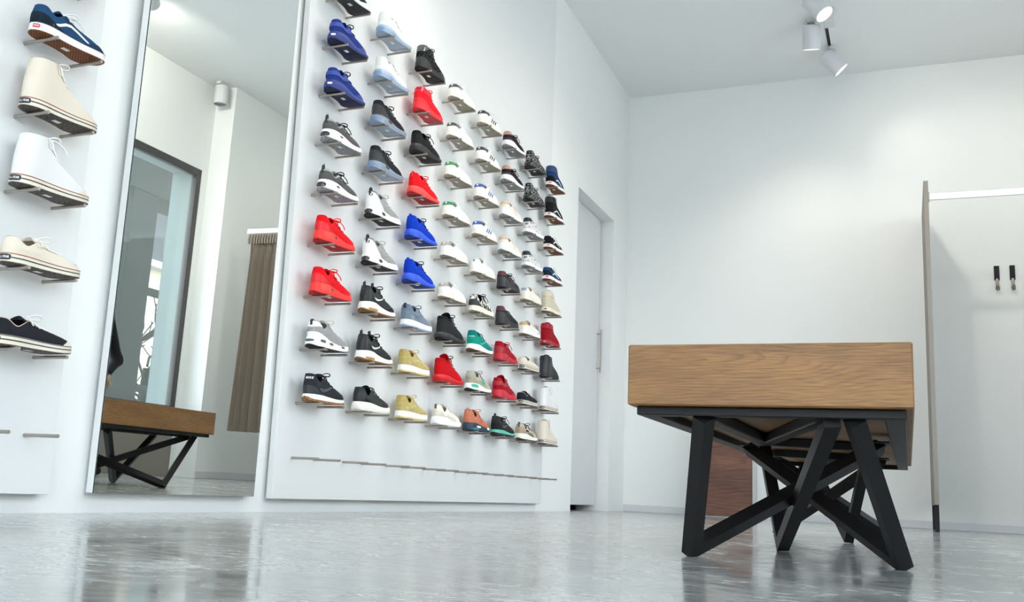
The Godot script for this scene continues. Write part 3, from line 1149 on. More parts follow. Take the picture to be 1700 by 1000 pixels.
func shoe(key: String, d: Dictionary) -> Node3D:
	sh = {"L": 0.288, "W": 1.0, "hx": 0.010, "hh": 0.086, "hc": 0.064, "ht": 0.090, "xt": 0.104, "xf": 0.196, "yf": 0.062, "mw": 0.031,
		"mh": 0.030, "mf": 0.022, "drop0": 0.25, "drop1": 0.72, "wave": 0.0, "ot": 0.005, "spring": 0.016, "bevel": 0.004, "flare": 0.002, "puff": 0.0, "tail": 0.0, "bulge": 0.003,
		"u": "leather:ffffff", "m": "rubber:ffffff", "o": "rubber:dddddd", "i": "canvas:333333", "t": "", "l": "", "n": 5, "bow": 1, "arch": 0.004, "called": "sneaker", "lw": 0.0031, "t1": [0.34, 0.44], "t2": [0.68, 0.78]}
	sh.merge(d, true)
	setup_shape()
	var o := Node3D.new()
	var up: Callable = upper_at
	var so: Callable = sole_at
	# upper
	var rows := []
	for j in SV + 1:
		var row := PackedVector3Array()
		for i in SN:
			row.append(upper_at(i, float(j) / SV))
		rows.append(row)
	var st := st_new()
	sheet(st, rows, true)
	part(st, "upper", sh.u, o)
	# padded collar and lining
	var r1 := PackedVector3Array()
	var r2 := PackedVector3Array()
	var r3 := PackedVector3Array()
	for i in SN:
		var m := s_mouth[i]
		var c := Vector3(clampf(m.x, sh.hx + 0.035, sh.xf - 0.03), 0, 0)
		var inw := Vector3(c.x - m.x, 0, -m.z)
		inw = inw.normalized() * minf(inw.length() * 0.8, 1.0)
		var t := minf(0.004, absf(m.z) * 0.4 + 0.0015)
		r1.append(m + inw * t + Vector3(0, 0.0025, 0))
		r2.append(m + inw * t * 2.2 + Vector3(0, -0.004, 0))
		var b := s_bot[i]
		r3.append(Vector3(lerpf(b.x, 0.14, 0.14), sole_top(b.x) + 0.004, b.z * 0.82))
	st = st_new()
	sheet(st, [rows[SV], r1, r2, r3], true)
	part(st, "lining", sh.i, o)
	# sole unit
	rows = []
	for j in 9:
		var row := PackedVector3Array()
		for i in SN:
			row.append(sole_at(i, j / 8.0))
		rows.append(row)
	var tuck := PackedVector3Array()
	for i in SN:
		var q := s_out[i] - s_nrm[i] * 0.006
		tuck.append(Vector3(q.x, sole_top(s_out[i].x) - 0.001, q.y))
	st = st_new()
	sheet(st, rows, true, true)
	sheet(st, [rows[8], tuck], true, true, 2)
	part(st, "midsole", sh.m, o)
	# outsole: rim and tread with a hollow under the arch
	var rim0: PackedVector3Array = rows[0]
	var rim1 := PackedVector3Array()
	for i in SN:
		rim1.append(Vector3(rim0[i].x, sole_under(s_out[i].x) + 0.0012, rim0[i].z))
	st = st_new()
	sheet(st, [rim1, rim0], true, true)
	var tread := []
	for i in SN / 2 + 1:
		var a := rim1[i]
		var b := rim1[(SN - i) % SN]
		var row := PackedVector3Array()
		for k in 9:
			var p := a.lerp(b, k / 8.0)
			var t: float = p.x / sh.L
			var inn := 1.0 - pow(absf(k / 4.0 - 1.0), 3.0)
			var hollow: float = sh.arch * smoothstep(0.28, 0.40, t) * (1.0 - smoothstep(0.50, 0.62, t))
			row.append(Vector3(p.x, sole_under(p.x) + hollow * (0.35 + 0.65 * inn) + (0.0012 if inn < 0.5 else 0.0), p.z))
		tread.append(row)
	sheet(st, tread, false, false, 3)
	part(st, "outsole", sh.o, o)
	if sh.get("sticker", 1):
		st = st_new()
		box(st, Vector3(0.125, sh.arch - 0.0013, -0.008), Vector3(0.152, sh.arch - 0.0006, 0.008), 0.0)
		part(st, "size_sticker", "rubber:f4f4f0", o)
	# tongue
	var tg: String = sh.t if sh.t != "" else sh.u
	rows = []
	var topx: float = sh.xt - 0.016
	for j in 9:
		var v := j / 8.0
		var g := lat(v, [[0.0, sh.xf - 0.002, sh.yf, 0.0], [0.36, lerpf(sh.xt, sh.xf, sh.t2[0]), lerpf(sh.ht, sh.yf, sh.t2[1]) + 0.004, 0.0], [0.66, lerpf(sh.xt, sh.xf, sh.t1[0]), lerpf(sh.ht, sh.yf, sh.t1[1]) + 0.005, 0.0], [1.0, topx, sh.ht + 0.012 + sh.get("tongue_up", 0.0), 0.0]])
		var cx := g.x
		var cy := g.y
		var hw := lerpf(sh.mw * 0.40, sh.mw * 0.86, v)
		var row := PackedVector3Array()
		for k in 16:
			var a := TAU * k / 16.0
			var zz := cos(a) * hw
			row.append(Vector3(cx - (0.006 + 0.004 * v) * (zz * zz) / (hw * hw), cy - 0.011 * (zz * zz) / (hw * hw) + sin(a) * 0.0035, zz))
		rows.append(row)
	st = st_new()
	sheet(st, rows, true)
	var last: PackedVector3Array = rows[8]
	for k in 16:
		tri(st, last[0].lerp(last[8], 0.5), last[k], last[(k + 1) % 16])
	part(st, "tongue", tg, o)
	# laces
	if sh.l != "":
		st = st_new()
		for k in sh.n:
			var fi: float = lerpf(SN / 2.0 * 0.93, SN / 2.0 * 0.45, k / (sh.n - 1.0))
			var a := upper_at(fi, 0.80) + Vector3(0.001, 0.001, 0.003)
			var b := upper_at(SN - fi, 0.80) + Vector3(0.001, 0.001, -0.003)
			var a2 := upper_at(fi, 0.97) + Vector3(0.002, 0.004, 0.003)
			var b2 := upper_at(SN - fi, 0.97) + Vector3(0.002, 0.004, -0.003)
			var mid := (a2 + b2) / 2.0 + Vector3(0.005, 0.006, 0)
			tube(st, soft(PackedVector3Array([a, a2, mid, b2, b]), 3), sh.lw, 6, 0.7, true)
		if sh.bow > 0:
			var fi2 := SN / 2.0 * 0.47
			var kx := (upper_at(fi2, 1.0) + upper_at(SN - fi2, 1.0)) / 2.0 + Vector3(0.006, 0.014, 0)
			for s in [-1.0, 1.0]:
				var big: float = 1.0 if s > 0 else 0.8
				tube(st, soft(PackedVector3Array([kx, kx + Vector3(0.012, 0.010 * big, s * 0.014), kx + Vector3(0.030, 0.010 * big, s * 0.024), kx + Vector3(0.036, 0.0, s * 0.020), kx + Vector3(0.020, -0.002, s * 0.010), kx]), 4), sh.lw * 0.85, 6, 0.8, true)
				if sh.bow > 1:
					tube(st, soft(PackedVector3Array([kx, kx + Vector3(0.02, 0.0, s * 0.02), kx + Vector3(0.045, -0.016, s * 0.032), kx + Vector3(0.056, -0.034, s * 0.036)]), 4), sh.lw * 0.8, 6, 0.8, true)
			tube(st, PackedVector3Array([kx + Vector3(-0.003, 0.001, 0.004), kx + Vector3(0.002, 0.003, 0), kx + Vector3(-0.003, 0.001, -0.004)]), sh.lw * 1.5, 6)
		part(st, "laces", sh.l, o)
	# what sets this model apart
	for e in sh.get("x", []):
		extra(o, e, up, so)
	return o

func extra(o: Node, e: Array, up: Callable, so: Callable) -> void:
	var k: String = e[0]
	if e.size() > 1 and e[1] is String and e[1] == "@":
		e = e.duplicate()
		e[1] = sh.u
	var hh: float = sh.hh
	match k:
		"tab":       # tab over the heel
			belt(o, "heel_tab", e[1], -6.2, 6.2, func(f): return lerpf(0.62, 0.93, pow(absf(f) / 6.2, 2.5)), func(f): return 1.0, 0.0018, 16)
		"counter":   # heel piece
			var top: float = e[2]
			belt(o, "heel_counter", e[1], -10.0, 10.0, func(f): return 0.0, func(f): return lerpf(top, 0.12, pow(absf(f) / 10.0, 2.0)), 0.0015, 28)
		"mudguard":  # low overlay round the front
			belt(o, "toe_overlay", e[1], 17.0, SN - 17.0, func(f): return 0.0, func(f): return lerpf(0.10, e[2], sin(PI * (f - 17.0) / (SN - 34.0))), 0.0014, 34)
		"toecap":
			belt(o, "toe_cap", e[1], 22.0, SN - 22.0, func(f): return 0.0, func(f): return 0.10 + 0.42 * sin(PI * (f - 22.0) / (SN - 44.0)), 0.0016, 28)
		"eyestay":
			for s in [[11.5, 27.5], [SN - 27.5, SN - 11.5]]:
				belt(o, "eyestay", e[1], s[0], s[1], func(f): return 0.78, func(f): return 1.0, 0.0016, 18)
		"collar":
			belt(o, "collar_band", e[1], -12.5, 12.5, func(f): return e[2], func(f): return 1.0, 0.0016, 30)
		"strap":     # moulded strap round the heel
			belt(o, "heel_strap", e[1], -13.0, 13.0, func(f): return 0.40 + 0.010 * absf(f), func(f): return 0.72 + 0.016 * absf(f), 0.0035, 30)
		"rings":     # quilted rings round a high collar
			for r in e[2]:
				var v0: float = 0.99 - 0.085 * (r + 1)
				belt(o, "collar_ring", e[1], -13.0, 13.0, func(f): return v0, func(f): return v0 + 0.062, 0.0035, 24)
		"stripes":   # three slanting stripes
			for i in 3:
				var x0 := 0.112 + 0.026 * i
				stripe(o, "side_stripe", e[1], up, false, [[x0 - 0.010, 0.036, 0.0105], [x0 - 0.003, 0.046, 0.0105], [x0 + 0.004, 0.056, 0.0105], [x0 + 0.012, 0.066 - 0.002 * i, 0.0105]])
		"swoosh":    # curved tick mark
			var q := []
			for i in 15:
				var t := i / 14.0
				q.append([lerpf(0.055, 0.185, t) - 0.018 * sin(PI * t) * (1.0 - t), (e[2] if e.size() > 2 else 0.052) + 0.030 * (t - 0.32) * (t - 0.32) * 2.2 - 0.004 + (0.020 * (0.30 - t) if t < 0.30 else 0.0) - 0.014 * (1.0 - t), 0.0145 * pow(sin(PI * clampf(0.12 + 0.5 * (1.0 - t) + 0.08, 0, 1)), 1.5) * clampf(1.25 - t, 0.1, 1.0) * smoothstep(0.0, 0.15, t) * (e[3] if e.size() > 3 else 1.0) + 0.0012])
			q.reverse()
			stripe(o, "side_mark", e[1], up, false, q)
		"wave":      # wavy skate stripe
			stripe(o, "side_stripe", e[1], up, false, [[0.050, 0.037, 0.007], [0.075, 0.046, 0.008], [0.098, 0.058, 0.009], [0.120, 0.062, 0.009], [0.145, 0.054, 0.008], [0.170, 0.043, 0.006], [0.188, 0.035, 0.004]])
		"lines":     # stitched bars low on the heel quarter
			for i in 3:
				var x := 0.030 + 0.011 * i
				stripe(o, "quarter_bar", e[1], up, false, [[x, sh.mh + 0.004, 0.0026], [x, sh.mh + 0.014, 0.0026], [x, sh.mh + 0.024, 0.0026]])
		"web":       # slats over the side
			for i in 4:
				var x := 0.105 + 0.022 * i
				stripe(o, "side_overlay", e[1], up, false, [[x + 0.016, sh.mf + 0.006, 0.009], [x + 0.004, sh.mf + 0.018, 0.008], [x - 0.008, sh.mf + 0.032, 0.007]])
		"window":    # clear unit in the heel of the midsole
			patch(o, "air_window", e[1], so, false, e[2], e[3], e[4], e[5], 3.0, 0.0, 0.0012)
		"heelwindow":
			patch(o, "air_window", e[1], so, true, 0.0, e[2], e[3], e[4], 2.6, 0.0, 0.0012)
		"foxing":    # line round the rubber sidewall
			var w0: float = e[2]
			var w1: float = e[3]
			var st := st_new()
			var rows := []
			for j in 2:
				var row := PackedVector3Array()
				for i in SN:
					var p := sole_at(i, w0 if j == 0 else w1)
					row.append(p + Vector3(s_nrm[i].x, 0, s_nrm[i].y) * 0.0009)
				rows.append(row)
			sheet(st, rows, true, true)
			part(st, "foxing_line", e[1], o)
		"label":     # small licence plate on the heel of the sole
			var rear: bool = e[5] if e.size() > 5 else true
			patch(o, "heel_label", e[1], so, rear, e[6] if e.size() > 6 else 0.0, lerpf(sh.ot, sh.mh, 0.5), e[3], e[4], 8.0, 0.0, 0.0016)
			if e[2] != "":
				words(o, "lettering", "rubber:f4f4f4", so, rear, e[2], e[6] if e.size() > 6 else 0.0, lerpf(sh.ot, sh.mh, 0.5) - 0.0002, e[4] * 1.05, e[3] * 1.7)
		"text":      # [spec, text, rear, x, y, height]
			words(o, "lettering", e[1], up, e[3], e[2], e[4], e[5], e[6], 0.030)
		"leafmark":  # three leaves on the heel tab
			for a in [-0.6, 0.0, 0.6]:
				patch(o, "heel_mark", e[1], up, true, 0.006 * sin(a), hh - 0.010 + 0.003 * cos(a), 0.0022, 0.0042, 2.0, tan(a), 0.0030)
			stripe(o, "heel_mark", e[1], up, true, [[-0.006, hh - 0.0155, 0.0016], [0.0, hh - 0.0155, 0.0016], [0.006, hh - 0.0155, 0.0016]], 0.0030)
		"heelbars":
			for i in 2:
				stripe(o, "heel_mark", e[1], up, true, [[-0.018, hh - 0.007 - 0.009 * i, 0.0045], [-0.009, hh - 0.006 - 0.009 * i, 0.0045], [0.0, hh - 0.006 - 0.009 * i, 0.0045], [0.009, hh - 0.006 - 0.009 * i, 0.0045], [0.018, hh - 0.007 - 0.009 * i, 0.0045]], 0.0026)
		"pull":      # loop over the heel
			var st := st_new()
			var h: float = e[2] if e.size() > 2 else 0.018
			var hx: float = sh.hx
			tube(st, PackedVector3Array([Vector3(hx - 0.005, hh - 0.02, 0), Vector3(hx - 0.006, hh, 0), Vector3(hx - 0.004, hh + h * 0.8, 0), Vector3(hx + 0.003, hh + h, 0), Vector3(hx + 0.008, hh + h * 0.75, 0), Vector3(hx + 0.008, hh - 0.01, 0)]), 0.006, 8, 0.28)
			part(st, "pull_loop", e[1], o)
		"fronttab":
			var st := st_new()
			var tx: float = sh.xt - 0.018
			var ty: float = sh.ht + 0.012
			tube(st, PackedVector3Array([Vector3(tx, ty - 0.012, 0), Vector3(tx - 0.002, ty + 0.014, 0), Vector3(tx + 0.004, ty + 0.018, 0), Vector3(tx + 0.008, ty - 0.008, 0)]), 0.006, 8, 0.28)
			part(st, "tongue_loop", e[1], o)
		"patchside": # round ankle patch
			patch(o, "ankle_patch", e[1], up, false, e[2], e[3], e[4], e[4], 2.0, 0.0, 0.0022)
		"rearpatch": # small mark on the heel
			patch(o, "heel_mark", e[1], up, true, e[2], e[3], e[4], e[5], 6.0, 0.0, 0.0026 + (0.0006 if e[4] < 0.005 else 0.0))
		"panel":     # free quarter panel [spec, cx, cy, rx, ry, square, lean]
			patch(o, "quarter_panel", e[1], up, false, e[2], e[3], e[4], e[5], e[6], e[7], 0.0016)
		"solepanel":
			patch(o, "sole_inlay", e[1], so, false, e[2], e[3], e[4], e[5], e[6], 0.0, 0.0014)
		"eyelets":
			var st := st_new()
			for i in 6:
				var fi: float = lerpf(SN / 2.0 * 0.90, SN / 2.0 * 0.47, i / 5.0)
				for f in [fi, SN - fi]:
					var p := upper_at(f, 0.93)
					var n := (p - Vector3(p.x - 0.02, p.y - 0.03, 0)).normalized()
					lathe(st, [[0.0018, 0.0], [0.0042, 0.0014], [0.0042, -0.001]], Transform3D(Basis(n.cross(Vector3.RIGHT).normalized(), n, n.cross(n.cross(Vector3.RIGHT)).normalized()), p + n * 0.001), 8)
			part(st, "eyelets", e[1], o)

const HI := {"hh": 0.150, "hc": 0.147, "ht": 0.152, "xt": 0.097, "xf": 0.200, "yf": 0.055, "mw": 0.034, "hx": 0.018, "t1": [0.17, 0.42], "t2": [0.52, 0.83], "n": 7, "called": "high_top_sneaker", "bulge": 0.002}
const VULC := {"mh": 0.030, "mf": 0.026, "ot": 0.004, "spring": 0.010, "bevel": 0.001, "flare": 0.0005, "arch": 0.0015, "hh": 0.078, "hc": 0.058, "ht": 0.080, "yf": 0.056, "o": "waffle:9a5a32", "lw": 0.003}
const COURT := {"mh": 0.031, "mf": 0.026, "ot": 0.004, "spring": 0.014, "flare": 0.002, "o": "lugs:d8d2c2", "arch": 0.002, "hh": 0.084, "hc": 0.062}
const RUN := {"mh": 0.040, "mf": 0.023, "ot": 0.005, "spring": 0.020, "bevel": 0.008, "flare": 0.005, "puff": 0.002, "arch": 0.006, "hh": 0.094, "hc": 0.070, "ht": 0.094, "yf": 0.062}

func mix(parts: Array) -> Dictionary:
	var d := {}
	for p in parts:
		d.merge(p, true)
	return d

# [model key, label of each row from the top]; a model in two rows gives twins
func catalogue() -> Dictionary:
	var c := {}
	c.shell = mix([RUN, {"u": "knit:2b2c2f", "m": "rubber:cfd3d6", "o": "lugs:3a3d40", "i": "canvas:2b2c2f", "l": "canvas:222222", "x": [["mudguard", "leather:d9dcdd", 0.4], ["heelwindow", "gel:3a3d40", 0.024, 0.022, 0.010]]}])
	c.navy = mix([RUN, {"u": "knit:26387e", "m": "rubber:2b3c80", "o": "lugs:1c2757", "i": "canvas:26387e", "t": "knit:2a3d8c", "l": "canvas:10152e", "hh": 0.106, "hc": 0.080, "ht": 0.108, "xt": 0.098, "puff": 0.005, "mh": 0.046, "bow": 1, "n": 4, "x": [["strap", "rubber:33479c"], ["mudguard", "leather:2a3c85", 0.5], ["eyestay", "leather:33479c"], ["label", "rubber:f0f0f0", "", 0.010, 0.0045, true, 0.010]]}])
	c.greytea = mix([RUN, {"u": "canvas:5a5958", "m": "rubber:f2f2f4", "o": "lugs:c9ccd2", "i": "canvas:9aa0a2", "t": "canvas:a9afb2", "l": "canvas:1c1d1e", "mh": 0.047, "mf": 0.026, "puff": 0.003, "bow": 2, "x": [["heelwindow", "gel:1d2022", 0.021, 0.024, 0.012], ["window", "gel:3b4042", 0.082, 0.030, 0.014, 0.0045], ["pull", "leather:26282a", 0.024], ["collar", "canvas:a9afb2", 0.86], ["mudguard", "leather:3b3c3d", 0.16], ["swoosh", "leather:454647", 0.066]]}])
	c.red90 = mix([RUN, {"u": "suede:ee1622", "m": "rubber:f0362f", "o": "lugs:e8262a", "i": "canvas:ee1622", "t": "suede:ee1622", "l": "canvas:f01522", "mh": 0.049, "mf": 0.027, "hh": 0.118, "hc": 0.088, "ht": 0.112, "bow": 2, "x": [["counter", "leather:e01220", 0.62], ["mudguard", "suede:f01c28", 0.42], ["eyestay", "leather:e01220"], ["window", "gel:8c1016", 0.092, 0.033, 0.017, 0.006], ["solepanel", "rubber:fb463c", 0.050, 0.030, 0.036, 0.016, 4.0]]}])
	c.speck95 = mix([RUN, {"u": "speckle:ffffff", "m": "rubber:f4f5f5", "o": "lugs:202224", "i": "canvas:1b1c1d", "t": "canvas:c9c9c4", "l": "canvas:d6d2c6", "mh": 0.046, "mf": 0.027, "puff": 0.003, "wave": 0.003, "hh": 0.114, "hc": 0.086, "ht": 0.114, "x": [["tab", "leather:eceded"], ["counter", "leather:f1f2f2", 0.34], ["window", "gel:4a4f52", 0.050, 0.030, 0.020, 0.0065], ["window", "gel:4a4f52", 0.118, 0.026, 0.016, 0.006], ["window", "gel:3b4042", 0.205, 0.022, 0.012, 0.0045], ["heelwindow", "gel:4a4f52", 0.028, 0.022, 0.006], ["pull", "leather:1e2022", 0.008]]}])
	c.gumtrainer = mix([COURT, {"u": "suede:2e3238", "m": "rubber:eceae4", "o": "lugs:b98550", "i": "canvas:2e3238", "t": "suede:33373d", "l": "canvas:24262a", "mh": 0.032, "mf": 0.024, "ot": 0.010, "bevel": 0.012, "hh": 0.118, "hc": 0.086, "ht": 0.112, "x": [["counter", "leather:25292e", 0.45], ["mudguard", "suede:262a30", 0.45], ["swoosh", "leather:4b5058", 0.066], ["eyestay", "suede:3a3e45"], ["text", "rubber:f4f4f4", "NIKE", true, 0.008, 0.101, 0.0125]]}])
	c.vaporw = mix([RUN, {"u": "knit:e3e6e2", "m": "gel:9fb2c9", "o": "gel:93a6bd", "i": "canvas:e3e6e2", "t": "knit:e3e6e2", "l": "canvas:b9beb9", "mh": 0.044, "mf": 0.026, "puff": 0.005, "bow": 0, "ht": 0.104, "hh": 0.114, "hc": 0.090, "x": [["counter", "knit:eef0ec", 0.30], ["heelwindow", "gel:7f9cc4", 0.022, 0.024, 0.011], ["window", "gel:8fa9cb", 0.075, 0.022, 0.022, 0.007]]}])
	c.vapork = mix([RUN, {"u": "knit:26282b", "m": "gel:8796a8", "o": "gel:8a9bb0", "i": "canvas:26282b", "l": "canvas:17181a", "mh": 0.046, "mf": 0.026, "puff": 0.005, "bow": 1, "ht": 0.106, "hh": 0.118, "hc": 0.092, "x": [["counter", "leather:2e3033", 0.72], ["heelwindow", "gel:6f8db8", 0.020, 0.022, 0.010], ["window", "gel:31363c", 0.090, 0.028, 0.020, 0.008], ["foxing", "gel:2b2e33", 0.80, 0.98]]}])
	c.airw = mix([RUN, {"u": "heather:f2f2f0", "m": "rubber:f1f1f3", "o": "lugs:25282a", "i": "canvas:7f8688", "t": "knit:c9ccca", "l": "canvas:c4c5bd", "mh": 0.046, "mf": 0.027, "wave": 0.003, "puff": 0.002, "hh": 0.122, "hc": 0.090, "ht": 0.114, "x": [["counter", "leather:f2f2f3", 0.95], ["mudguard", "leather:e9eaec", 0.18], ["heelwindow", "gel:2a2e30", 0.020, 0.022, 0.011], ["window", "gel:2a2e30", 0.085, 0.024, 0.018, 0.008], ["pull", "leather:25282a", 0.020], ["rearpatch", "rubber:202224", 0.006, 0.104, 0.008, 0.0062], ["rearpatch", "rubber:e8e8e8", 0.006, 0.104, 0.0045, 0.0035]]}])
	c.gumair = mix([RUN, {"u": "leather:1f2123", "m": "rubber:f3f2f2", "o": "lugs:a8773f", "i": "canvas:1f2123", "t": "leather:242628", "l": "canvas:1a1b1c", "mh": 0.047, "mf": 0.027, "wave": 0.003, "hh": 0.124, "hc": 0.094, "ht": 0.122, "ot": 0.008, "x": [["counter", "leather:17191a", 0.55], ["swoosh", "leather:e6e6e6", 0.080, 0.55], ["eyestay", "suede:2e3031"], ["mudguard", "suede:2a2c2e", 0.45], ["solepanel", "rubber:b07e45", 0.048, 0.014, 0.036, 0.005, 5.0], ["pull", "leather:242628", 0.022], ["fronttab", "leather:242628"]]}])
	c.chartube = mix([RUN, {"u": "suede:39403c", "m": "rubber:ecebe1", "o": "rubber:e4e2d4", "i": "canvas:39403c", "t": "knit:202426", "l": "canvas:222627", "mh": 0.041, "mf": 0.028, "puff": 0.004, "hh": 0.108, "ht": 0.110, "bow": 0, "x": [["counter", "leather:17191b", 0.85], ["web", "suede:4b524d"], ["mudguard", "suede:343a37", 0.4]]}])
	c.blackmid = mix([HI, {"u": "camo:5a5d60", "m": "rubber:1d1f21", "o": "lugs:1c1e20", "i": "canvas:17181a", "l": "canvas:232527", "hh": 0.134, "hc": 0.124, "ht": 0.134, "mh": 0.034, "mf": 0.026, "x": [["counter", "patent:3a3d40", 0.30], ["tab", "patent:4d5053"], ["mudguard", "leather:222426", 0.45]]}])
	c.redmid = mix([HI, {"u": "knit:ea1a26", "m": "rubber:ee2a33", "o": "rubber:d92630", "i": "canvas:ea1a26", "l": "canvas:f01d2a", "hh": 0.130, "hc": 0.118, "ht": 0.128, "mh": 0.036, "mf": 0.026, "bow": 1, "x": [["counter", "leather:e51f2b", 0.35], ["collar", "patent:e8243a", 0.72], ["rearpatch", "rubber:7c0c18", 0.004, 0.118, 0.012, 0.004]]}])
	c.blackknit = mix([RUN, {"u": "knitprint:4a4d50", "m": "rubber:202224", "o": "lugs:2a2a2c", "i": "canvas:141516", "t": "knit:1d1f20", "l": "canvas:16181a", "mh": 0.043, "puff": 0.004, "bow": 2, "hh": 0.116, "hc": 0.080, "ht": 0.112, "x": [["eyestay", "leather:1c1e20"], ["collar", "knit:191b1c", 0.78]]}])
	c.redrun = mix([RUN, {"u": "knit:ee1822", "m": "rubber:f24a42", "o": "lugs:ea2e30", "i": "canvas:ee1822", "t": "knit:e8141f", "l": "canvas:f01d28", "mh": 0.044, "puff": 0.004, "hh": 0.116, "hc": 0.086, "ht": 0.110, "x": [["eyestay", "leather:d9101c"], ["pull", "leather:f01c28", 0.010]]}])
	c.bluerun = mix([RUN, {"u": "knit:0f3bb8", "m": "rubber:2a56d6", "o": "lugs:1f46b8", "i": "canvas:0f3bb8", "t": "knit:1240c0", "l": "canvas:101c40", "mh": 0.044, "puff": 0.004, "hh": 0.118, "hc": 0.086, "ht": 0.110, "bow": 1, "x": [["eyestay", "leather:1443cc"], ["pull", "knit:1443cc", 0.010]]}])
	c.steel = mix([COURT, {"u": "suede:7f8f9d", "m": "rubber:f1f1f5", "o": "rubber:aab4ce", "i": "canvas:7f8f9d", "t": "suede:8596a5", "l": "canvas:6f808f", "mh": 0.037, "mf": 0.031, "ot": 0.008, "hh": 0.114, "hc": 0.080, "ht": 0.106, "x": [["tab", "suede:76879a"], ["swoosh", "suede:74859a", 0.074], ["lines", "rubber:cdd6df"], ["mudguard", "suede:7b8c9c", 0.45], ["pull", "canvas:2e3640", 0.008], ["text", "rubber:26303c", "AIR", true, 0.003, 0.099, 0.007]]}])
	c.yellow = mix([COURT, {"u": "suede:c9b676", "m": "rubber:f0f0f3", "o": "rubber:d8c67e", "i": "canvas:c07f1e", "t": "suede:cbb879", "l": "canvas:d6c68a", "mh": 0.037, "mf": 0.031, "ot": 0.008, "hh": 0.114, "hc": 0.080, "ht": 0.106, "bow": 1, "x": [["tab", "suede:c2ae6c"], ["swoosh", "suede:d3c38a", 0.074], ["lines", "rubber:e6dcae"], ["mudguard", "suede:c4b170", 0.45], ["text", "rubber:d08a2a", "AIR", true, 0.003, 0.099, 0.007]]}])
	var stan := mix([COURT, {"u": "leather:f1f1ef", "m": "rubber:ece6da", "o": "lugs:cfc7b6", "i": "canvas:f1f1ef", "t": "leather:f1f1ef", "l": "canvas:f2f2f0", "bow": 1}])
	c.stank = mix([stan, {"x": [["tab", "leather:1f2624"], ["leafmark", "rubber:e9ecea"], ["collar", "leather:2a302e", 0.93]]}])
	c.stang = mix([stan, {"x": [["tab", "leather:14803f"], ["leafmark", "rubber:e9ecea"], ["collar", "leather:14803f", 0.93]]}])
	c.stangrey = mix([stan, {"x": [["tab", "suede:b5b0a8"], ["leafmark", "rubber:e9ecea"], ["collar", "suede:b5b0a8", 0.93]]}])
	c.standot = mix([stan, {"x": [["leafmark", "rubber:1f3d33"], ["stripes", "leather:f4f4f2"]]}])
	c.supk = mix([stan, {"x": [["tab", "leather:1e2725"], ["leafmark", "rubber:e9ecea"], ["stripes", "leather:20292a"], ["toecap", "rubber:efebe0"]], "i": "canvas:4b5653"}])
	c.supb = mix([stan, {"x": [["tab", "leather:1f4d9a"], ["leafmark", "rubber:e9ecea"], ["stripes", "leather:2a5d9c"], ["toecap", "rubber:efebe0"]], "i": "canvas:a9a58f"}])
	c.yzk = mix([RUN, {"u": "knitprint:5b5e61", "m": "rubber:2b2d2f", "o": "lugs:202224", "i": "canvas:17181a", "t": "knit:1f2122", "l": "canvas:1d1f20", "hh": 0.130, "hc": 0.118, "ht": 0.136, "mh": 0.040, "puff": 0.007, "flare": 0.006, "bow": 1, "tongue_up": 0.012, "x": [["collar", "knit:1d1f20", 0.82]]}])
	c.yzr = mix([RUN, {"u": "knit:c4111a", "m": "rubber:c8161d", "o": "rubber:b5141b", "i": "canvas:c4111a", "t": "knit:c0131b", "l": "canvas:5c0a0e", "hh": 0.130, "hc": 0.118, "ht": 0.138, "mh": 0.040, "puff": 0.007, "flare": 0.006, "bow": 1, "tongue_up": 0.012, "x": [["collar", "knit:b00f18", 0.82]]}])
	c.creamrun = mix([RUN, {"u": "knit:e9e3d6", "m": "rubber:f2f2f2", "o": "rubber:e9e9e9", "i": "canvas:e9e3d6", "t": "knit:eee9dd", "l": "canvas:e4ded2", "bow": 0, "mh": 0.044, "puff": 0.003, "hh": 0.106, "ht": 0.104, "x": [["counter", "leather:d9d2c4", 0.62], ["web", "suede:f0ebdf"], ["pull", "canvas:5f5c55", 0.006]]}])
	c.cow = mix([COURT, {"u": "cow:ffffff", "m": "rubber:e9e3d3", "o": "lugs:d6cfbd", "i": "canvas:1d1d1d", "t": "canvas:222222", "l": "canvas:1c1d1e", "bow": 2, "mh": 0.036, "mf": 0.028, "hh": 0.102, "ht": 0.102, "x": [["counter", "leather:26282c", 0.60], ["eyestay", "leather:222427"], ["web", "leather:202225"]]}])
	c.teal = mix([RUN, {"u": "suede:12907f", "m": "rubber:f3f4f2", "o": "lugs:8d6234", "i": "canvas:12907f", "t": "canvas:0f6f6f", "l": "canvas:0f7a78", "mh": 0.040, "ht": 0.108, "hh": 0.120, "hc": 0.088, "bow": 0, "x": [["tab", "suede:0d7f78"], ["counter", "suede:17a08c", 0.72], ["mudguard", "suede:0d7f86", 0.5], ["text", "rubber:eef4f2", "DIADORA", true, 0.007, 0.084, 0.0072], ["swoosh", "leather:35b29f", 0.062]]}])
	c.mint = mix([RUN, {"u": "suede:b9b4a0", "m": "rubber:f0f1ef", "o": "lugs:23302c", "i": "canvas:b9b4a0", "t": "canvas:b9b6a4", "l": "canvas:8a8574", "mh": 0.042, "ht": 0.104, "hh": 0.112, "hc": 0.076, "bow": 1, "x": [["counter", "suede:b3ae9c", 0.6], ["solepanel", "rubber:35b394", 0.034, 0.027, 0.030, 0.010, 6.0], ["panel", "suede:3db89c", 0.150, 0.058, 0.020, 0.012, 2.0, -0.8], ["mudguard", "suede:c3beab", 0.42], ["rearpatch", "rubber:38b294", 0.0, 0.072, 0.016, 0.003]]}])
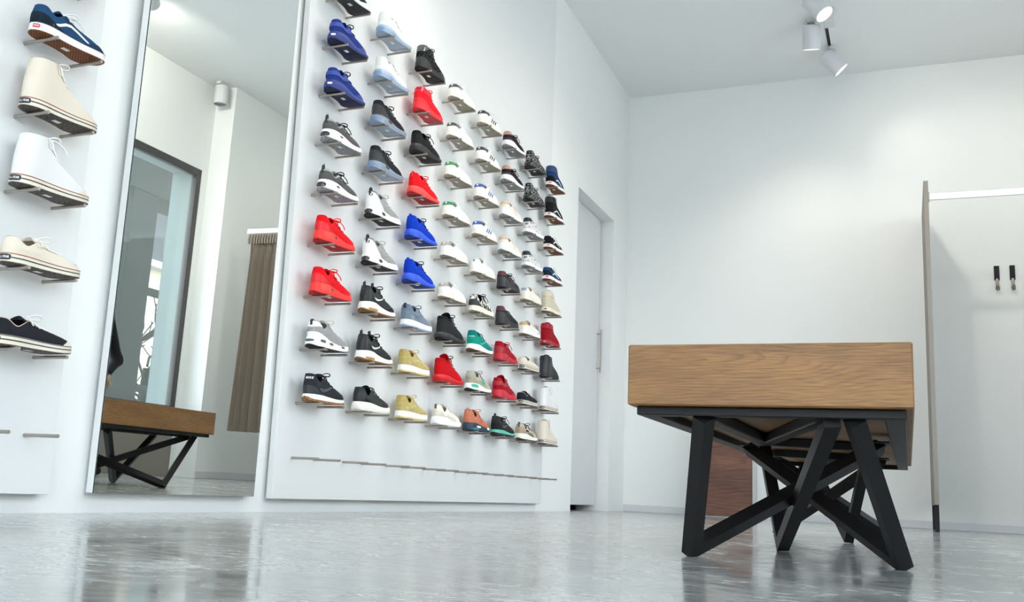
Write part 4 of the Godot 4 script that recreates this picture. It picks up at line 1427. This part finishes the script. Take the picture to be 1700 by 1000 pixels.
	c.salmon = mix([RUN, {"u": "suede:d08064", "m": "rubber:1f3346", "o": "lugs:1c4552", "i": "canvas:1c1f24", "t": "suede:d58a6e", "l": "canvas:dd8f74", "mh": 0.046, "mf": 0.028, "hh": 0.120, "hc": 0.080, "ht": 0.110, "bow": 1, "x": [["solepanel", "rubber:e9eef0", 0.098, 0.026, 0.034, 0.006, 2.0], ["solepanel", "rubber:2f7f8c", 0.060, 0.012, 0.040, 0.006, 3.0], ["window", "gel:16324f", 0.112, 0.024, 0.014, 0.005], ["solepanel", "rubber:eef1f2", 0.222, 0.022, 0.020, 0.007, 2.0], ["mudguard", "suede:c97a5f", 0.4], ["eyestay", "suede:db9379"], ["patchside", "suede:c47258", 0.145, 0.060, 0.012], ["pull", "suede:d9937a", 0.012]]}])
	c.nmdk = mix([RUN, {"u": "knit:282027", "m": "rubber:efefef", "o": "lugs:aeb2b5", "i": "canvas:282027", "t": "knit:241e24", "l": "canvas:1a1c1c", "mh": 0.044, "hh": 0.104, "bow": 2, "x": [["tab", "leather:b98a78"], ["eyestay", "suede:9c7469"], ["counter", "leather:332a30", 0.30]]}])
	c.nmdc = mix([RUN, {"u": "knit:e9e2d8", "m": "rubber:efeff0", "o": "lugs:b4b8ba", "i": "canvas:e9e2d8", "t": "knit:ece6dd", "l": "canvas:ece7de", "mh": 0.042, "hh": 0.100, "bow": 1, "x": [["tab", "suede:e8cdb8"], ["counter", "leather:f1efeb", 0.34], ["panel", "leather:dcd3c6", 0.150, 0.052, 0.016, 0.010, 2.0, -0.8]]}])
	c.charcoal = mix([COURT, {"u": "suede:343437", "m": "rubber:2a2b2d", "o": "lugs:242527", "i": "canvas:343437", "l": "canvas:202224", "hh": 0.104, "hc": 0.074, "mh": 0.038, "mf": 0.028, "bow": 2, "x": [["tab", "leather:5c2a30"], ["counter", "leather:2c2d30", 0.5], ["stripes", "leather:522830"]]}])
	c.charcoal2 = mix([COURT, {"u": "suede:2f2f32", "m": "rubber:262729", "o": "rubber:1e1f21", "i": "canvas:2f2f32", "l": "canvas:202224", "hh": 0.112, "hc": 0.078, "mh": 0.036, "mf": 0.028, "bow": 0, "x": [["tab", "leather:54262d"], ["counter", "leather:28292c", 0.56], ["mudguard", "suede:2a2b2e", 0.4]]}])
	c.crimsona = mix([RUN, {"u": "suede:a81527", "m": "rubber:b81a2c", "o": "rubber:a31426", "i": "canvas:a81527", "t": "suede:ad1729", "l": "canvas:b51c2e", "mh": 0.046, "ht": 0.108, "hh": 0.120, "hc": 0.090, "bow": 2, "x": [["counter", "leather:a01325", 0.6], ["mudguard", "suede:b01a2c", 0.45], ["eyestay", "leather:a81629"], ["window", "gel:6d0c18", 0.090, 0.028, 0.015, 0.005]]}])
	c.crimsonb = mix([RUN, {"u": "suede:ab1528", "m": "rubber:c01e30", "o": "rubber:a81629", "i": "canvas:ab1528", "t": "suede:ad1729", "l": "canvas:b51c2e", "mh": 0.050, "hh": 0.124, "hc": 0.094, "ht": 0.124, "bow": 0, "tongue_up": 0.012, "x": [["strap", "leather:a31527"], ["mudguard", "leather:b21a2c", 0.5], ["eyestay", "leather:a31527"]]}])
	c.kmint = mix([RUN, {"u": "canvas:2d2d2f", "m": "rubber:56b6a0", "o": "lugs:1c1e20", "i": "canvas:2d2d2f", "l": "canvas:252527", "mh": 0.036, "ht": 0.104, "hh": 0.118, "hc": 0.086, "bow": 2, "x": [["counter", "suede:262628", 0.55], ["mudguard", "suede:1f2021", 0.4], ["foxing", "rubber:1f2122", 0.0, 0.30], ["pull", "leather:1f2122", 0.018], ["swoosh", "leather:4a4a4c", 0.070]]}])
	c.camo = mix([RUN, {"u": "camo:ffffff", "m": "camo:e0e4e6", "o": "lugs:26282a", "i": "canvas:17181a", "l": "canvas:222426", "mh": 0.046, "hh": 0.118, "hc": 0.090, "bow": 1, "puff": 0.004, "x": [["eyestay", "leather:1f2122"], ["mudguard", "leather:24272a", 0.35], ["heelwindow", "gel:15171a", 0.018, 0.018, 0.007]]}])
	c.marble = mix([COURT, {"u": "marble:f4f4f4", "m": "rubber:eceef0", "o": "lugs:b6babd", "i": "canvas:d4d6d6", "l": "canvas:f0f0f0", "hh": 0.106, "hc": 0.078, "bow": 1, "x": [["tab", "leather:20292a"]]}])
	c.blueheel = mix([COURT, {"u": "leather:ece6d8", "m": "rubber:e6dfcf", "o": "lugs:cbbfa8", "i": "canvas:ece6d8", "l": "canvas:e3dac8", "bow": 1, "x": [["tab", "leather:e8e3d8"], ["heelbars", "leather:2563b8"]]}])
	c.tanheel = mix([COURT, {"u": "leather:ebe7dc", "m": "rubber:f0f0f2", "o": "lugs:b9a58c", "i": "canvas:ebe7dc", "l": "canvas:e9e5db", "bow": 0, "x": [["tab", "suede:d9b884"], ["mudguard", "suede:e3ddce", 0.4]]}])
	var chuck := {"u": "canvas:dcd3c3", "m": "rubber:ddd7c6", "o": "lugs:6d6059", "i": "canvas:dcd3c3", "l": "canvas:ece8de"}
	var chuckx := func(top: String, line: String) -> Array:
		return [["toecap", "rubber:ded8c8"], ["foxing", line, 0.88, 0.97], ["foxing", "rubber:1c1d20", 0.42, 0.54], ["label", "rubber:1b1d22", "ALL STAR", 0.016, 0.0085, true, 0.007], ["eyestay", top], ["eyelets", "leather:c9c5bc"]]
	c.chucklo = mix([VULC, chuck, {"bow": 1, "x": chuckx.call("@", "rubber:8c2a2e")}])
	c.chucklok = mix([VULC, chuck, {"u": "canvas:23242a", "i": "canvas:d3c3ae", "l": "canvas:f0eee8", "bow": 1, "x": chuckx.call("@", "rubber:23242a")}])
	c.chuckhiw = mix([VULC, HI, chuck, {"u": "canvas:e0e0e0", "i": "canvas:e0e0e0", "l": "canvas:f4f4f3", "bow": 2, "hh": 0.158, "hc": 0.158, "ht": 0.160, "x": chuckx.call("@", "rubber:8c2a2e")}])
	c.chuckhic = mix([VULC, HI, chuck, {"bow": 1, "hh": 0.158, "hc": 0.158, "ht": 0.160, "x": chuckx.call("@", "rubber:8c2a2e")}])
	c.asics = mix([RUN, {"u": "suede:c9bda6", "m": "rubber:e9e5da", "o": "lugs:3a3a3a", "i": "canvas:c9bda6", "t": "canvas:bfb49e", "l": "canvas:4a473f", "mh": 0.042, "hh": 0.104, "bow": 1, "x": [["counter", "suede:b5a78e", 0.70], ["panel", "suede:1f2a63", 0.080, 0.062, 0.030, 0.007, 2.0, -0.5], ["web", "leather:2a2a2a"], ["pull", "canvas:5a574e", 0.012]]}])
	var skx := func(side: String) -> Array:
		return [["foxing", "rubber:26262a", 0.90, 0.98], ["label", "rubber:c22733", "VANS", 0.0085, 0.0060, true, 0.014], ["wave", side]]
	c.sk8n = mix([VULC, HI, {"u": "suede:23406b", "m": "rubber:f1f0f2", "i": "canvas:23406b", "l": "canvas:e9e9e9", "bow": 0, "x": skx.call("leather:eef0f0") + [["rings", "leather:2b4a78", 4], ["counter", "suede:16181c", 0.36]]}])
	c.sk8k = mix([VULC, HI, {"u": "suede:1c1d20", "m": "rubber:f1f0f2", "i": "canvas:1c1d20", "l": "canvas:e9e9e9", "x": skx.call("leather:eef0f0") + [["rings", "leather:222327", 4]]}])
	c.vansk = mix([VULC, {"u": "suede:1d1f21", "m": "rubber:f1f0f2", "i": "canvas:1d1f21", "l": "canvas:eceded", "bow": 2, "hh": 0.086, "x": skx.call("leather:eef0f0") + [["counter", "suede:17191b", 0.6]]}])
	c.vansn = mix([VULC, {"u": "canvas:204568", "m": "rubber:f0f0f4", "i": "canvas:204568", "l": "canvas:e6e9ea", "bow": 2, "hh": 0.088, "hc": 0.066, "ht": 0.088, "x": skx.call("leather:eef1f3") + [["counter", "suede:1d2a35", 0.62], ["mudguard", "suede:1f3d5a", 0.5], ["eyestay", "suede:1f3a55"]]}])
	c.sk8cream = mix([VULC, HI, {"u": "suede:d9d0ba", "m": "rubber:e4ddcb", "o": "waffle:a98f70", "i": "canvas:d9d0ba", "l": "canvas:e0d8c4", "bow": 0, "x": [["rings", "leather:dfd6c0", 3], ["label", "rubber:3a362f", "", 0.008, 0.004, true, 0.010]]}])
	c.sk8r = mix([VULC, HI, {"u": "suede:9e1523", "m": "rubber:a01827", "o": "waffle:8e1420", "i": "canvas:9e1523", "l": "canvas:a81828", "bow": 0, "x": [["rings", "leather:aa1828", 3], ["label", "rubber:c8485a", "VANS", 0.0085, 0.0055, true, 0.010]]}])
	c.sk8blk = mix([VULC, HI, {"u": "leather:26282c", "m": "rubber:1e2023", "o": "waffle:2a2b2e", "i": "canvas:26282c", "l": "canvas:1b1d1f", "bow": 0, "x": [["rings", "leather:1e2023", 3]]}])
	return c

var shoe_models := {}

func place_shoe(key: String, cat: Dictionary, z: float, row: int, label: String, group: String) -> void:
	var src: Dictionary = cat[key]
	var o: Node3D
	if shoe_models.has(key):
		o = (shoe_models[key] as Node3D).duplicate()
	else:
		o = shoe(key, src)
		shoe_models[key] = o
	o.name = numbered(src.get("called", "sneaker"))
	add_child(o)
	# heel on the first peg, ball of the foot on the second
	o.position = Vector3(PANEL_X + 0.079, ROW_Y + (row - 1) * ROW_STEP + PEG_R + 0.0005, z + 0.052)
	o.rotation = Vector3(0, PI / 2.0, 0)
	tag(o, label, "shoe", group)

func shoes() -> void:
	var cat := catalogue()
	var wall := "sneakers on the long peg panel"
	var cols := [
		[["shell", "dark knit sneaker with pale toe overlay and studded black sole, above the navy pair"],
			["navy", "navy blue strapped sneaker, upper of two alike"], ["navy", "navy blue strapped sneaker, lower of two alike"],
			["greytea", "grey canvas runner with white air sole and black heel loop, upper of two"], ["greytea", "grey canvas runner with white air sole and black heel loop, lower of two"],
			["red90", "all red suede runner with thick coral sole, upper of two alike"], ["red90", "all red suede runner with thick coral sole, lower of two alike"],
			["speck95", "black and white speckled runner with windowed white sole"], ["gumtrainer", "black suede trainer with gum sole and white heel lettering"]],
		[["vaporw", "off-white knit sneaker on milky blue bubble sole, upper of two"], ["vaporw", "off-white knit sneaker on milky blue bubble sole, lower of two"],
			["vapork", "black knit sneaker on clear blue bubble sole, upper of two"], ["vapork", "black knit sneaker on clear blue bubble sole, lower of two"],
			["airw", "white and heather grey runner with black sole windows, upper of two"], ["airw", "white and heather grey runner with black sole windows, lower of two"],
			["gumair", "black leather runner with white midsole and gum tread, upper of two"], ["gumair", "black leather runner with white midsole and gum tread, lower of two"],
			["chartube", "charcoal suede sneaker on a plain thick cream sole"]],
		[["blackmid", "black patterned mid-top with shiny heel, top of its column"], ["redmid", "red knit mid-top with glossy collar below the black mid-top"],
			["blackknit", "black flecked knit runner on black sole with trailing lace"], ["redrun", "bright red knit runner with coral sole above the blue pair"],
			["bluerun", "royal blue knit runner, upper of two alike"], ["bluerun", "royal blue knit runner, lower of two alike"],
			["steel", "steel blue suede sneaker with white cupsole"], ["yellow", "mustard suede sneaker with white midsole, upper of two"], ["yellow", "mustard suede sneaker with white midsole, lower of two"]],
		[["stank", "white leather court shoe with black heel tab and plain sides, upper of two"], ["stank", "white leather court shoe with black heel tab and plain sides, lower of two"],
			["stang", "white leather court shoe with green heel tab, upper of two"], ["stang", "white leather court shoe with green heel tab, lower of two"],
			["stangrey", "white leather court shoe with grey suede heel tab, upper of two"], ["stangrey", "white leather court shoe with grey suede heel tab, lower of two"],
			["yzk", "black knit ankle sneaker with bulging black sole"], ["yzr", "dark red knit ankle sneaker with bulging red sole"], ["creamrun", "cream knit runner with white sole beside the mustard sneaker"]],
		[["supk", "white sneaker with black heel tab and three black stripes, upper of two"], ["supk", "white sneaker with black heel tab and three black stripes, lower of two"],
			["supb", "white sneaker with blue heel tab and three blue stripes, upper of two"], ["supb", "white sneaker with blue heel tab and three blue stripes, lower of two"],
			["standot", "all white leather court shoe with tiny dark heel mark"], ["cow", "cow print sneaker with black heel and cream sole"],
			["teal", "teal suede runner with white midsole and brown tread"], ["mint", "beige suede runner with mint panels and dark tread"], ["salmon", "salmon suede runner with navy and white sole"]],
		[["nmdk", "dark plum knit sneaker with copper heel tab and white sole, upper of two"], ["nmdk", "dark plum knit sneaker with copper heel tab and white sole, lower of two"],
			["nmdc", "cream knit sneaker with peach heel tab and grey tread, upper of two"], ["nmdc", "cream knit sneaker with peach heel tab and grey tread, lower of two"],
			["charcoal", "charcoal suede sneaker with maroon stripes"], ["charcoal2", "charcoal suede sneaker with maroon heel tab and plain sides"],
			["crimsona", "crimson suede runner with looping laces"], ["crimsonb", "crimson strapped runner with tall tongue"], ["kmint", "black runner with mint green midsole"]],
		[["camo", "black and white blotched runner, upper of two alike"], ["camo", "black and white blotched runner, lower of two alike"],
			["marble", "white marbled sneaker with black heel tab, upper of two"], ["marble", "white marbled sneaker with black heel tab, lower of two"],
			["blueheel", "cream court shoe with blue bars on the heel"], ["tanheel", "off-white court shoe with tan heel tab"],
			["chucklo", "cream canvas low-top with toe cap on the long panel"], ["chucklok", "black canvas low-top with toe cap on the long panel"], ["asics", "beige suede runner with navy side panel"]],
		[["sk8n", "navy quilted high-top with white sidewall, top of the last column"], ["sk8k", "black quilted high-top with white sidewall and brown tread"],
			["vansk", "black suede low skate shoe with white sidewall"], ["vansn", "navy low skate shoe with white sidewall on the long panel"],
			["sk8cream", "all cream suede high-top"], ["sk8r", "all dark red suede high-top"], ["sk8blk", "all black leather high-top"],
			["chuckhiw", "white canvas high-top with toe cap on the long panel"], ["chuckhic", "cream canvas high-top with toe cap on the long panel"]]]
	for c in 8:
		for r in 9:
			place_shoe(cols[c][r][0], cat, -(COL_Z + COL_STEP * c), 9 - r, cols[c][r][1], wall)
	var small := "canvas sneakers on the small peg panel"
	var left := [["vansk", "black suede skate shoe with brown tread, topmost on the small panel"], ["vansn", "navy low skate shoe with brown waffle tread on the small panel"], ["chuckhic", "cream canvas high-top with toe cap on the small panel"],
		["chuckhiw", "white canvas high-top with toe cap on the small panel"], ["chucklo", "cream canvas low-top with toe cap on the small panel"], ["chucklok", "black canvas low-top with toe cap on the small panel"]]
	place_shoe("vansk", cat, -1.675, 5, "black suede skate shoe next to the navy skate shoe on the small panel", small)
	for r in 6:
		place_shoe(left[r][0], cat, -2.119, 6 - r, left[r][1], small)

# ------------------------------------------------------------------ outside the windows
func outside() -> void:
	struct(box_mesh(Vector3(-40, -0.35, -40), Vector3(40, -0.21, 40)), "ground_outside", mat(Color(0.80, 0.79, 0.77), 0.9), "pale paved street outside the windows", "street")
	# dark porch right outside the window
	var p := base("dark_porch", Vector3(3.6, -0.21, -9.2))
	tag(p, "dark grey timber porch standing outside the window", "porch")
	var dk := mat(Color(0.085, 0.10, 0.095), 0.9)
	put(box_mesh(Vector3(0, 0, -0.46), Vector3(0.5, 3.75, 0.0), 0.004), "post", dk, p)
	put(box_mesh(Vector3(0, 0, -2.3), Vector3(0.5, 3.75, -1.85), 0.004), "post", dk, p)
	put(box_mesh(Vector3(-0.02, 3.55, -2.4), Vector3(0.55, 3.92, 0.12), 0.004), "lintel", dk, p)
	for y in [1.15, 2.35]:
		put(box_mesh(Vector3(0.1, y, -1.85), Vector3(0.18, y + 0.09, -0.46), 0.004), "cross_rail", dk, p)
	# houses across the street
	house(Vector3(12.0, -0.21, -14.0), 9.5, 5.0, 2.6, 5, "pale stone house with a steep slate roof and dormers across the street", Color(0.72, 0.69, 0.62))
	house(Vector3(12.6, -0.21, -24.0), 9.0, 7.4, 2.4, 5, "taller white house beyond the stone house", Color(0.85, 0.84, 0.80))
	tree(Vector3(6.0, -0.21, -11.75), 4, "bare dark tree on the pavement in front of the porch")
	tree(Vector3(6.6, -0.21, -13.3), 9, "bare dark tree on the pavement behind the porch")

func house(at: Vector3, len: float, hgt: float, roof: float, n: int, label: String, c: Color) -> void:
	var o := base("street_house", at)
	tag(o, label, "house", "houses across the street")
	put(box_mesh(Vector3(0, 0, -len), Vector3(6, hgt, 0)), "wall", mat(c, 0.9), o)
	var slate := mat(Color(0.10, 0.115, 0.13), 0.6)
	var st := st_new()
	st.set_smooth_group(-1)
	var a := Vector3(-0.25, hgt, 0.2)
	var b := Vector3(-0.25, hgt, -len - 0.2)
	var r0 := Vector3(3, hgt + roof * 1.2, 0.2)
	var r1 := Vector3(3, hgt + roof * 1.2, -len - 0.2)
	var d := Vector3(6.25, hgt, 0.2)
	var e := Vector3(6.25, hgt, -len - 0.2)
	quad(st, a, b, r1, r0)
	quad(st, r0, r1, e, d)
	tri(st, a, r0, d)
	tri(st, b, e, r1)
	quad(st, a, d, e, b)
	put(st, "roof", slate, o)
	put(box_mesh(Vector3(-0.3, hgt - 0.12, -len - 0.2), Vector3(-0.02, hgt + 0.04, 0.2)), "gutter", mat(Color(0.62, 0.62, 0.6), 0.6), o)
	var fr := mat(Color(0.70, 0.70, 0.68), 0.6)
	var gl := mat(Color(0.06, 0.07, 0.08), 0.1)
	for i in n:
		var z := -len * (i + 0.5) / n
		for y in ([1.0, 3.4] if hgt < 6 else [1.0, 3.4, 5.5]):
			var w := put(box_mesh(Vector3(-0.05, y, z - 0.5), Vector3(0.0, y + 1.35, z + 0.5), 0.005), "window", fr, o)
			for s in [-1.0, 1.0]:
				put(box_mesh(Vector3(-0.06, y + 0.07, z + s * 0.235 - 0.2), Vector3(-0.051, y + 1.28, z + s * 0.235 + 0.2)), "pane", gl, w)
		if i % 2 == 0:
			var dm := st_new()
			box(dm, Vector3(0.5, hgt + 0.5, z - 0.55), Vector3(1.9, hgt + 1.55, z + 0.55))
			var q := put(dm, "dormer", fr, o)
			put(box_mesh(Vector3(0.48, hgt + 0.62, z - 0.4), Vector3(0.499, hgt + 1.4, z + 0.4)), "pane", gl, q)

func tree(at: Vector3, seed_: int, label: String) -> void:
	var o := base("bare_tree", at)
	tag(o, label, "tree", "bare street trees")
	var rng := RandomNumberGenerator.new()
	rng.seed = seed_
	var bark := mat(Color(0.09, 0.08, 0.07), 0.9)
	var tr := st_new()
	tube(tr, PackedVector3Array([Vector3.ZERO, Vector3(0.03, 0.9, 0.02), Vector3(-0.02, 1.8, 0.0)]), 0.08, 8)
	put(tr, "trunk", bark, o)
	for k in 9:
		var br := st_new()
		var a := TAU * k / 9.0 + rng.randf_range(-0.3, 0.3)
		var p := Vector3(0, 1.2 + 0.08 * k, 0)
		var pts := PackedVector3Array([p])
		var d := Vector3(cos(a), rng.randf_range(0.5, 1.1), sin(a)).normalized()
		for j in 5:
			p += d * 0.26
			d = (d + Vector3(rng.randf_range(-0.45, 0.45), rng.randf_range(-0.2, 0.4), rng.randf_range(-0.45, 0.45))).normalized()
			pts.append(p)
			var tw := PackedVector3Array([p])
			var q := p
			var e := (d + Vector3(rng.randf_range(-0.9, 0.9), rng.randf_range(-0.3, 0.6), rng.randf_range(-0.9, 0.9))).normalized()
			for i in 3:
				q += e * 0.14
				e = (e + Vector3(rng.randf_range(-0.4, 0.4), 0.1, rng.randf_range(-0.4, 0.4))).normalized()
				tw.append(q)
			tube(br, tw, 0.009, 5)
		tube(br, pts, 0.022, 6)
		put(br, "branch", bark, o)

# ------------------------------------------------------------------ the person by the window
# joints with radii, blended into one skin and drawn as surface nets
func blend_mesh(bones: Array, cell: float, k: float) -> SurfaceTool:
	var lo := Vector3.ONE * 1e9
	var hi := -lo
	for b in bones:
		for e in 2:
			var r: Vector3 = Vector3.ONE * (float(b[2 + e]) + 3.0 * cell)
			lo = lo.min(b[e] - r)
			hi = hi.max(b[e] + r)
	var nx := int((hi.x - lo.x) / cell) + 2
	var ny := int((hi.y - lo.y) / cell) + 2
	var nz := int((hi.z - lo.z) / cell) + 2
	var f := PackedFloat32Array()
	f.resize(nx * ny * nz)
	f.fill(1.0)
	for b in bones:
		var a: Vector3 = b[0]
		var ab: Vector3 = b[1] - a
		var l2 := maxf(ab.length_squared(), 1e-9)
		var m: float = maxf(b[2], b[3]) + k + 2.0 * cell
		var p0 := (a.min(b[1]) - Vector3.ONE * m - lo) / cell
		var p1 := (a.max(b[1]) + Vector3.ONE * m - lo) / cell
		for x in range(maxi(0, int(p0.x)), mini(nx, int(p1.x) + 1)):
			for y in range(maxi(0, int(p0.y)), mini(ny, int(p1.y) + 1)):
				for z in range(maxi(0, int(p0.z)), mini(nz, int(p1.z) + 1)):
					var q := lo + Vector3(x, y, z) * cell
					var t := clampf((q - a).dot(ab) / l2, 0, 1)
					var d: float = q.distance_to(a + ab * t) - lerpf(b[2], b[3], t)
					var i := (x * ny + y) * nz + z
					var h := maxf(k - absf(f[i] - d), 0.0) / k
					f[i] = minf(f[i], d) - h * h * k * 0.25
	var vid := {}
	var vs := PackedVector3Array()
	var corner := [0, 1, nz, nz + 1, ny * nz, ny * nz + 1, ny * nz + nz, ny * nz + nz + 1]
	var cv := [Vector3(0, 0, 0), Vector3(0, 0, 1), Vector3(0, 1, 0), Vector3(0, 1, 1), Vector3(1, 0, 0), Vector3(1, 0, 1), Vector3(1, 1, 0), Vector3(1, 1, 1)]
	var edges := [[0, 1], [2, 3], [4, 5], [6, 7], [0, 2], [1, 3], [4, 6], [5, 7], [0, 4], [1, 5], [2, 6], [3, 7]]
	for x in nx - 1:
		for y in ny - 1:
			for z in nz - 1:
				var i := (x * ny + y) * nz + z
				var inside := 0
				for c in 8:
					if f[i + corner[c]] < 0.0:
						inside += 1
				if inside == 0 or inside == 8:
					continue
				var sum := Vector3.ZERO
				var n := 0
				for e in edges:
					var u := f[i + corner[e[0]]]
					var w := f[i + corner[e[1]]]
					if (u < 0.0) != (w < 0.0):
						sum += (cv[e[0]] as Vector3).lerp(cv[e[1]], u / (u - w))
						n += 1
				vid[i] = vs.size()
				vs.append(lo + (Vector3(x, y, z) + sum / n) * cell)
	var st := st_new()
	st.set_smooth_group(0)
	var step := [ny * nz, nz, 1]
	for i in vid:
		for ax in 3:
			var b: int = step[(ax + 1) % 3]
			var c: int = step[(ax + 2) % 3]
			var s0 := f[i] < 0.0
			if s0 == (f[i + step[ax]] < 0.0):
				continue
			if not (vid.has(i - b) and vid.has(i - c) and vid.has(i - b - c)):
				continue
			if s0:
				quad(st, vs[vid[i]], vs[vid[i - c]], vs[vid[i - b - c]], vs[vid[i - b]])
			else:
				quad(st, vs[vid[i]], vs[vid[i - b]], vs[vid[i - b - c]], vs[vid[i - c]])
	return st

func person() -> void:
	# stands by the window, facing the mirror wall, one hand in the coat pocket
	var o := base("person", Vector3(1.45, 0, -6.54))
	tag(o, "person in a dark navy coat and black trousers standing by the window, hand in pocket", "person")
	# local: facing -x, arms along z
	var V := func(x: float, y: float, z: float) -> Vector3: return Vector3(x, y, z)
	var skin := mat(Color(0.72, 0.54, 0.45), 0.6)
	var coat := mat(Color(0.045, 0.05, 0.085), 0.85)
	var black := mat(Color(0.03, 0.03, 0.035), 0.9)
	var legs := []
	var body := []
	var feet := []
	for s in [-1.0, 1.0]:
		legs.append([V.call(0.0, 0.90, s * 0.085), V.call(-0.01, 0.50, s * 0.095), 0.085, 0.058])
		legs.append([V.call(-0.01, 0.50, s * 0.095), V.call(0.03, 0.10, s * 0.10), 0.058, 0.045])
		body.append([V.call(0.0, 0.90, s * 0.085), V.call(-0.01, 0.50, s * 0.095), 0.078, 0.050])
		body.append([V.call(-0.01, 0.50, s * 0.095), V.call(0.03, 0.09, s * 0.10), 0.050, 0.036])
		body.append([V.call(0.03, 0.06, s * 0.10), V.call(-0.13, 0.04, s * 0.11), 0.036, 0.030])
		feet.append([V.call(0.045, 0.045, s * 0.10), V.call(-0.06, 0.045, s * 0.105), 0.044, 0.044])
		feet.append([V.call(-0.06, 0.045, s * 0.105), V.call(-0.16, 0.036, s * 0.115), 0.044, 0.035])
	var torso := [[V.call(0.0, 0.93, -0.05), V.call(0.0, 0.93, 0.05), 0.125, 0.125], [V.call(0.0, 0.95, 0.0), V.call(0.0, 1.15, 0.0), 0.13, 0.125],
		[V.call(0.0, 1.20, -0.06), V.call(0.0, 1.20, 0.06), 0.12, 0.12], [V.call(0.0, 1.38, -0.14), V.call(0.0, 1.38, 0.14), 0.065, 0.065], [V.call(0.0, 1.25, 0.0), V.call(0.005, 1.42, 0.0), 0.115, 0.075]]
	var arms := [[V.call(0.0, 1.375, -0.17), V.call(0.02, 0.99, -0.385), 0.058, 0.046], [V.call(0.02, 0.99, -0.385), V.call(-0.05, 0.86, -0.215), 0.046, 0.036],
		[V.call(0.0, 1.375, 0.17), V.call(0.02, 1.09, 0.24), 0.058, 0.046], [V.call(0.02, 1.09, 0.24), V.call(-0.04, 0.86, 0.25), 0.046, 0.034]]
	var skirt := [[V.call(0.0, 0.92, -0.05), V.call(0.0, 0.72, -0.08), 0.14, 0.135], [V.call(0.0, 0.92, 0.05), V.call(0.0, 0.72, 0.08), 0.14, 0.135]]
	var head := [[V.call(0.0, 1.40, 0), V.call(-0.012, 1.50, 0), 0.058, 0.054], [V.call(0.0, 1.60, 0), V.call(0.005, 1.625, 0), 0.082, 0.083], [V.call(-0.03, 1.60, 0), V.call(-0.035, 1.535, 0), 0.066, 0.050], [V.call(-0.05, 1.515, 0), V.call(-0.062, 1.510, 0), 0.032, 0.026],
		[V.call(-0.088, 1.605, 0), V.call(-0.108, 1.572, 0), 0.008, 0.013], [V.call(0.0, 1.585, -0.078), V.call(0.004, 1.605, -0.083), 0.013, 0.015], [V.call(0.0, 1.585, 0.078), V.call(0.004, 1.605, 0.083), 0.013, 0.015], [V.call(-0.094, 1.540, -0.015), V.call(-0.094, 1.540, 0.015), 0.008, 0.008]]
	var hands := []
	for s in [[V.call(-0.05, 0.86, -0.215), V.call(-0.085, 0.79, -0.175), 1.0], [V.call(-0.04, 0.86, 0.25), V.call(-0.055, 0.775, 0.25), -1.0]]:
		var w: Vector3 = s[0]
		var q: Vector3 = s[1]
		var along := (q - w).normalized()
		var across := along.cross(Vector3(0, 0, 1)).normalized()
		hands.append([w, q, 0.026, 0.030])
		for k in 4:
			var r := q + across * (0.020 * (k - 1.5)) * 1.0
			var l: float = [0.062, 0.074, 0.068, 0.052][k]
			var bend := Vector3(-0.010, 0, -0.012 * s[2])
			hands.append([q.lerp(r, 0.6), r + along * l * 0.5, 0.0095, 0.009])
			hands.append([r + along * l * 0.5, r + along * l + bend, 0.009, 0.0078])
		hands.append([w.lerp(q, 0.45) + across * -0.02, q + across * -0.048 + along * 0.012, 0.012, 0.0095])
	var bm := blend_mesh(body + torso.map(func(b): return [b[0], b[1], b[2] * 0.9, b[3] * 0.9]) + arms.map(func(b): return [b[0], b[1], b[2] * 0.72, b[3] * 0.72]), 0.016, 0.05)
	bm.append_from(mesh_of(blend_mesh(head, 0.007, 0.025)), 0, Transform3D.IDENTITY)
	bm.append_from(mesh_of(blend_mesh(hands, 0.005, 0.008)), 0, Transform3D.IDENTITY)
	put(bm, "body", skin, o)
	put(blend_mesh(torso + arms + skirt, 0.015, 0.05), "coat", coat, o)
	put(blend_mesh(legs, 0.015, 0.03), "trousers", black, o)
	put(blend_mesh(feet, 0.010, 0.02), "shoes", black, o)
	put(blend_mesh([[V.call(0.018, 1.635, 0), V.call(0.022, 1.650, 0), 0.090, 0.088], [V.call(0.045, 1.60, 0), V.call(0.045, 1.55, 0), 0.060, 0.045]], 0.009, 0.02), "hair", mat(Color(0.07, 0.05, 0.035), 0.6), o)
	for s in [-1.0, 1.0]:
		var e := st_new()
		lathe(e, [[0.0, 0.011], [0.008, 0.008], [0.011, 0.0], [0.008, -0.008], [0.0, -0.011]], Transform3D(Basis.IDENTITY, Vector3(-0.077, 1.602, s * 0.031)), 12)
		put(e, "eye", mat(Color(0.75, 0.74, 0.72), 0.2), o)
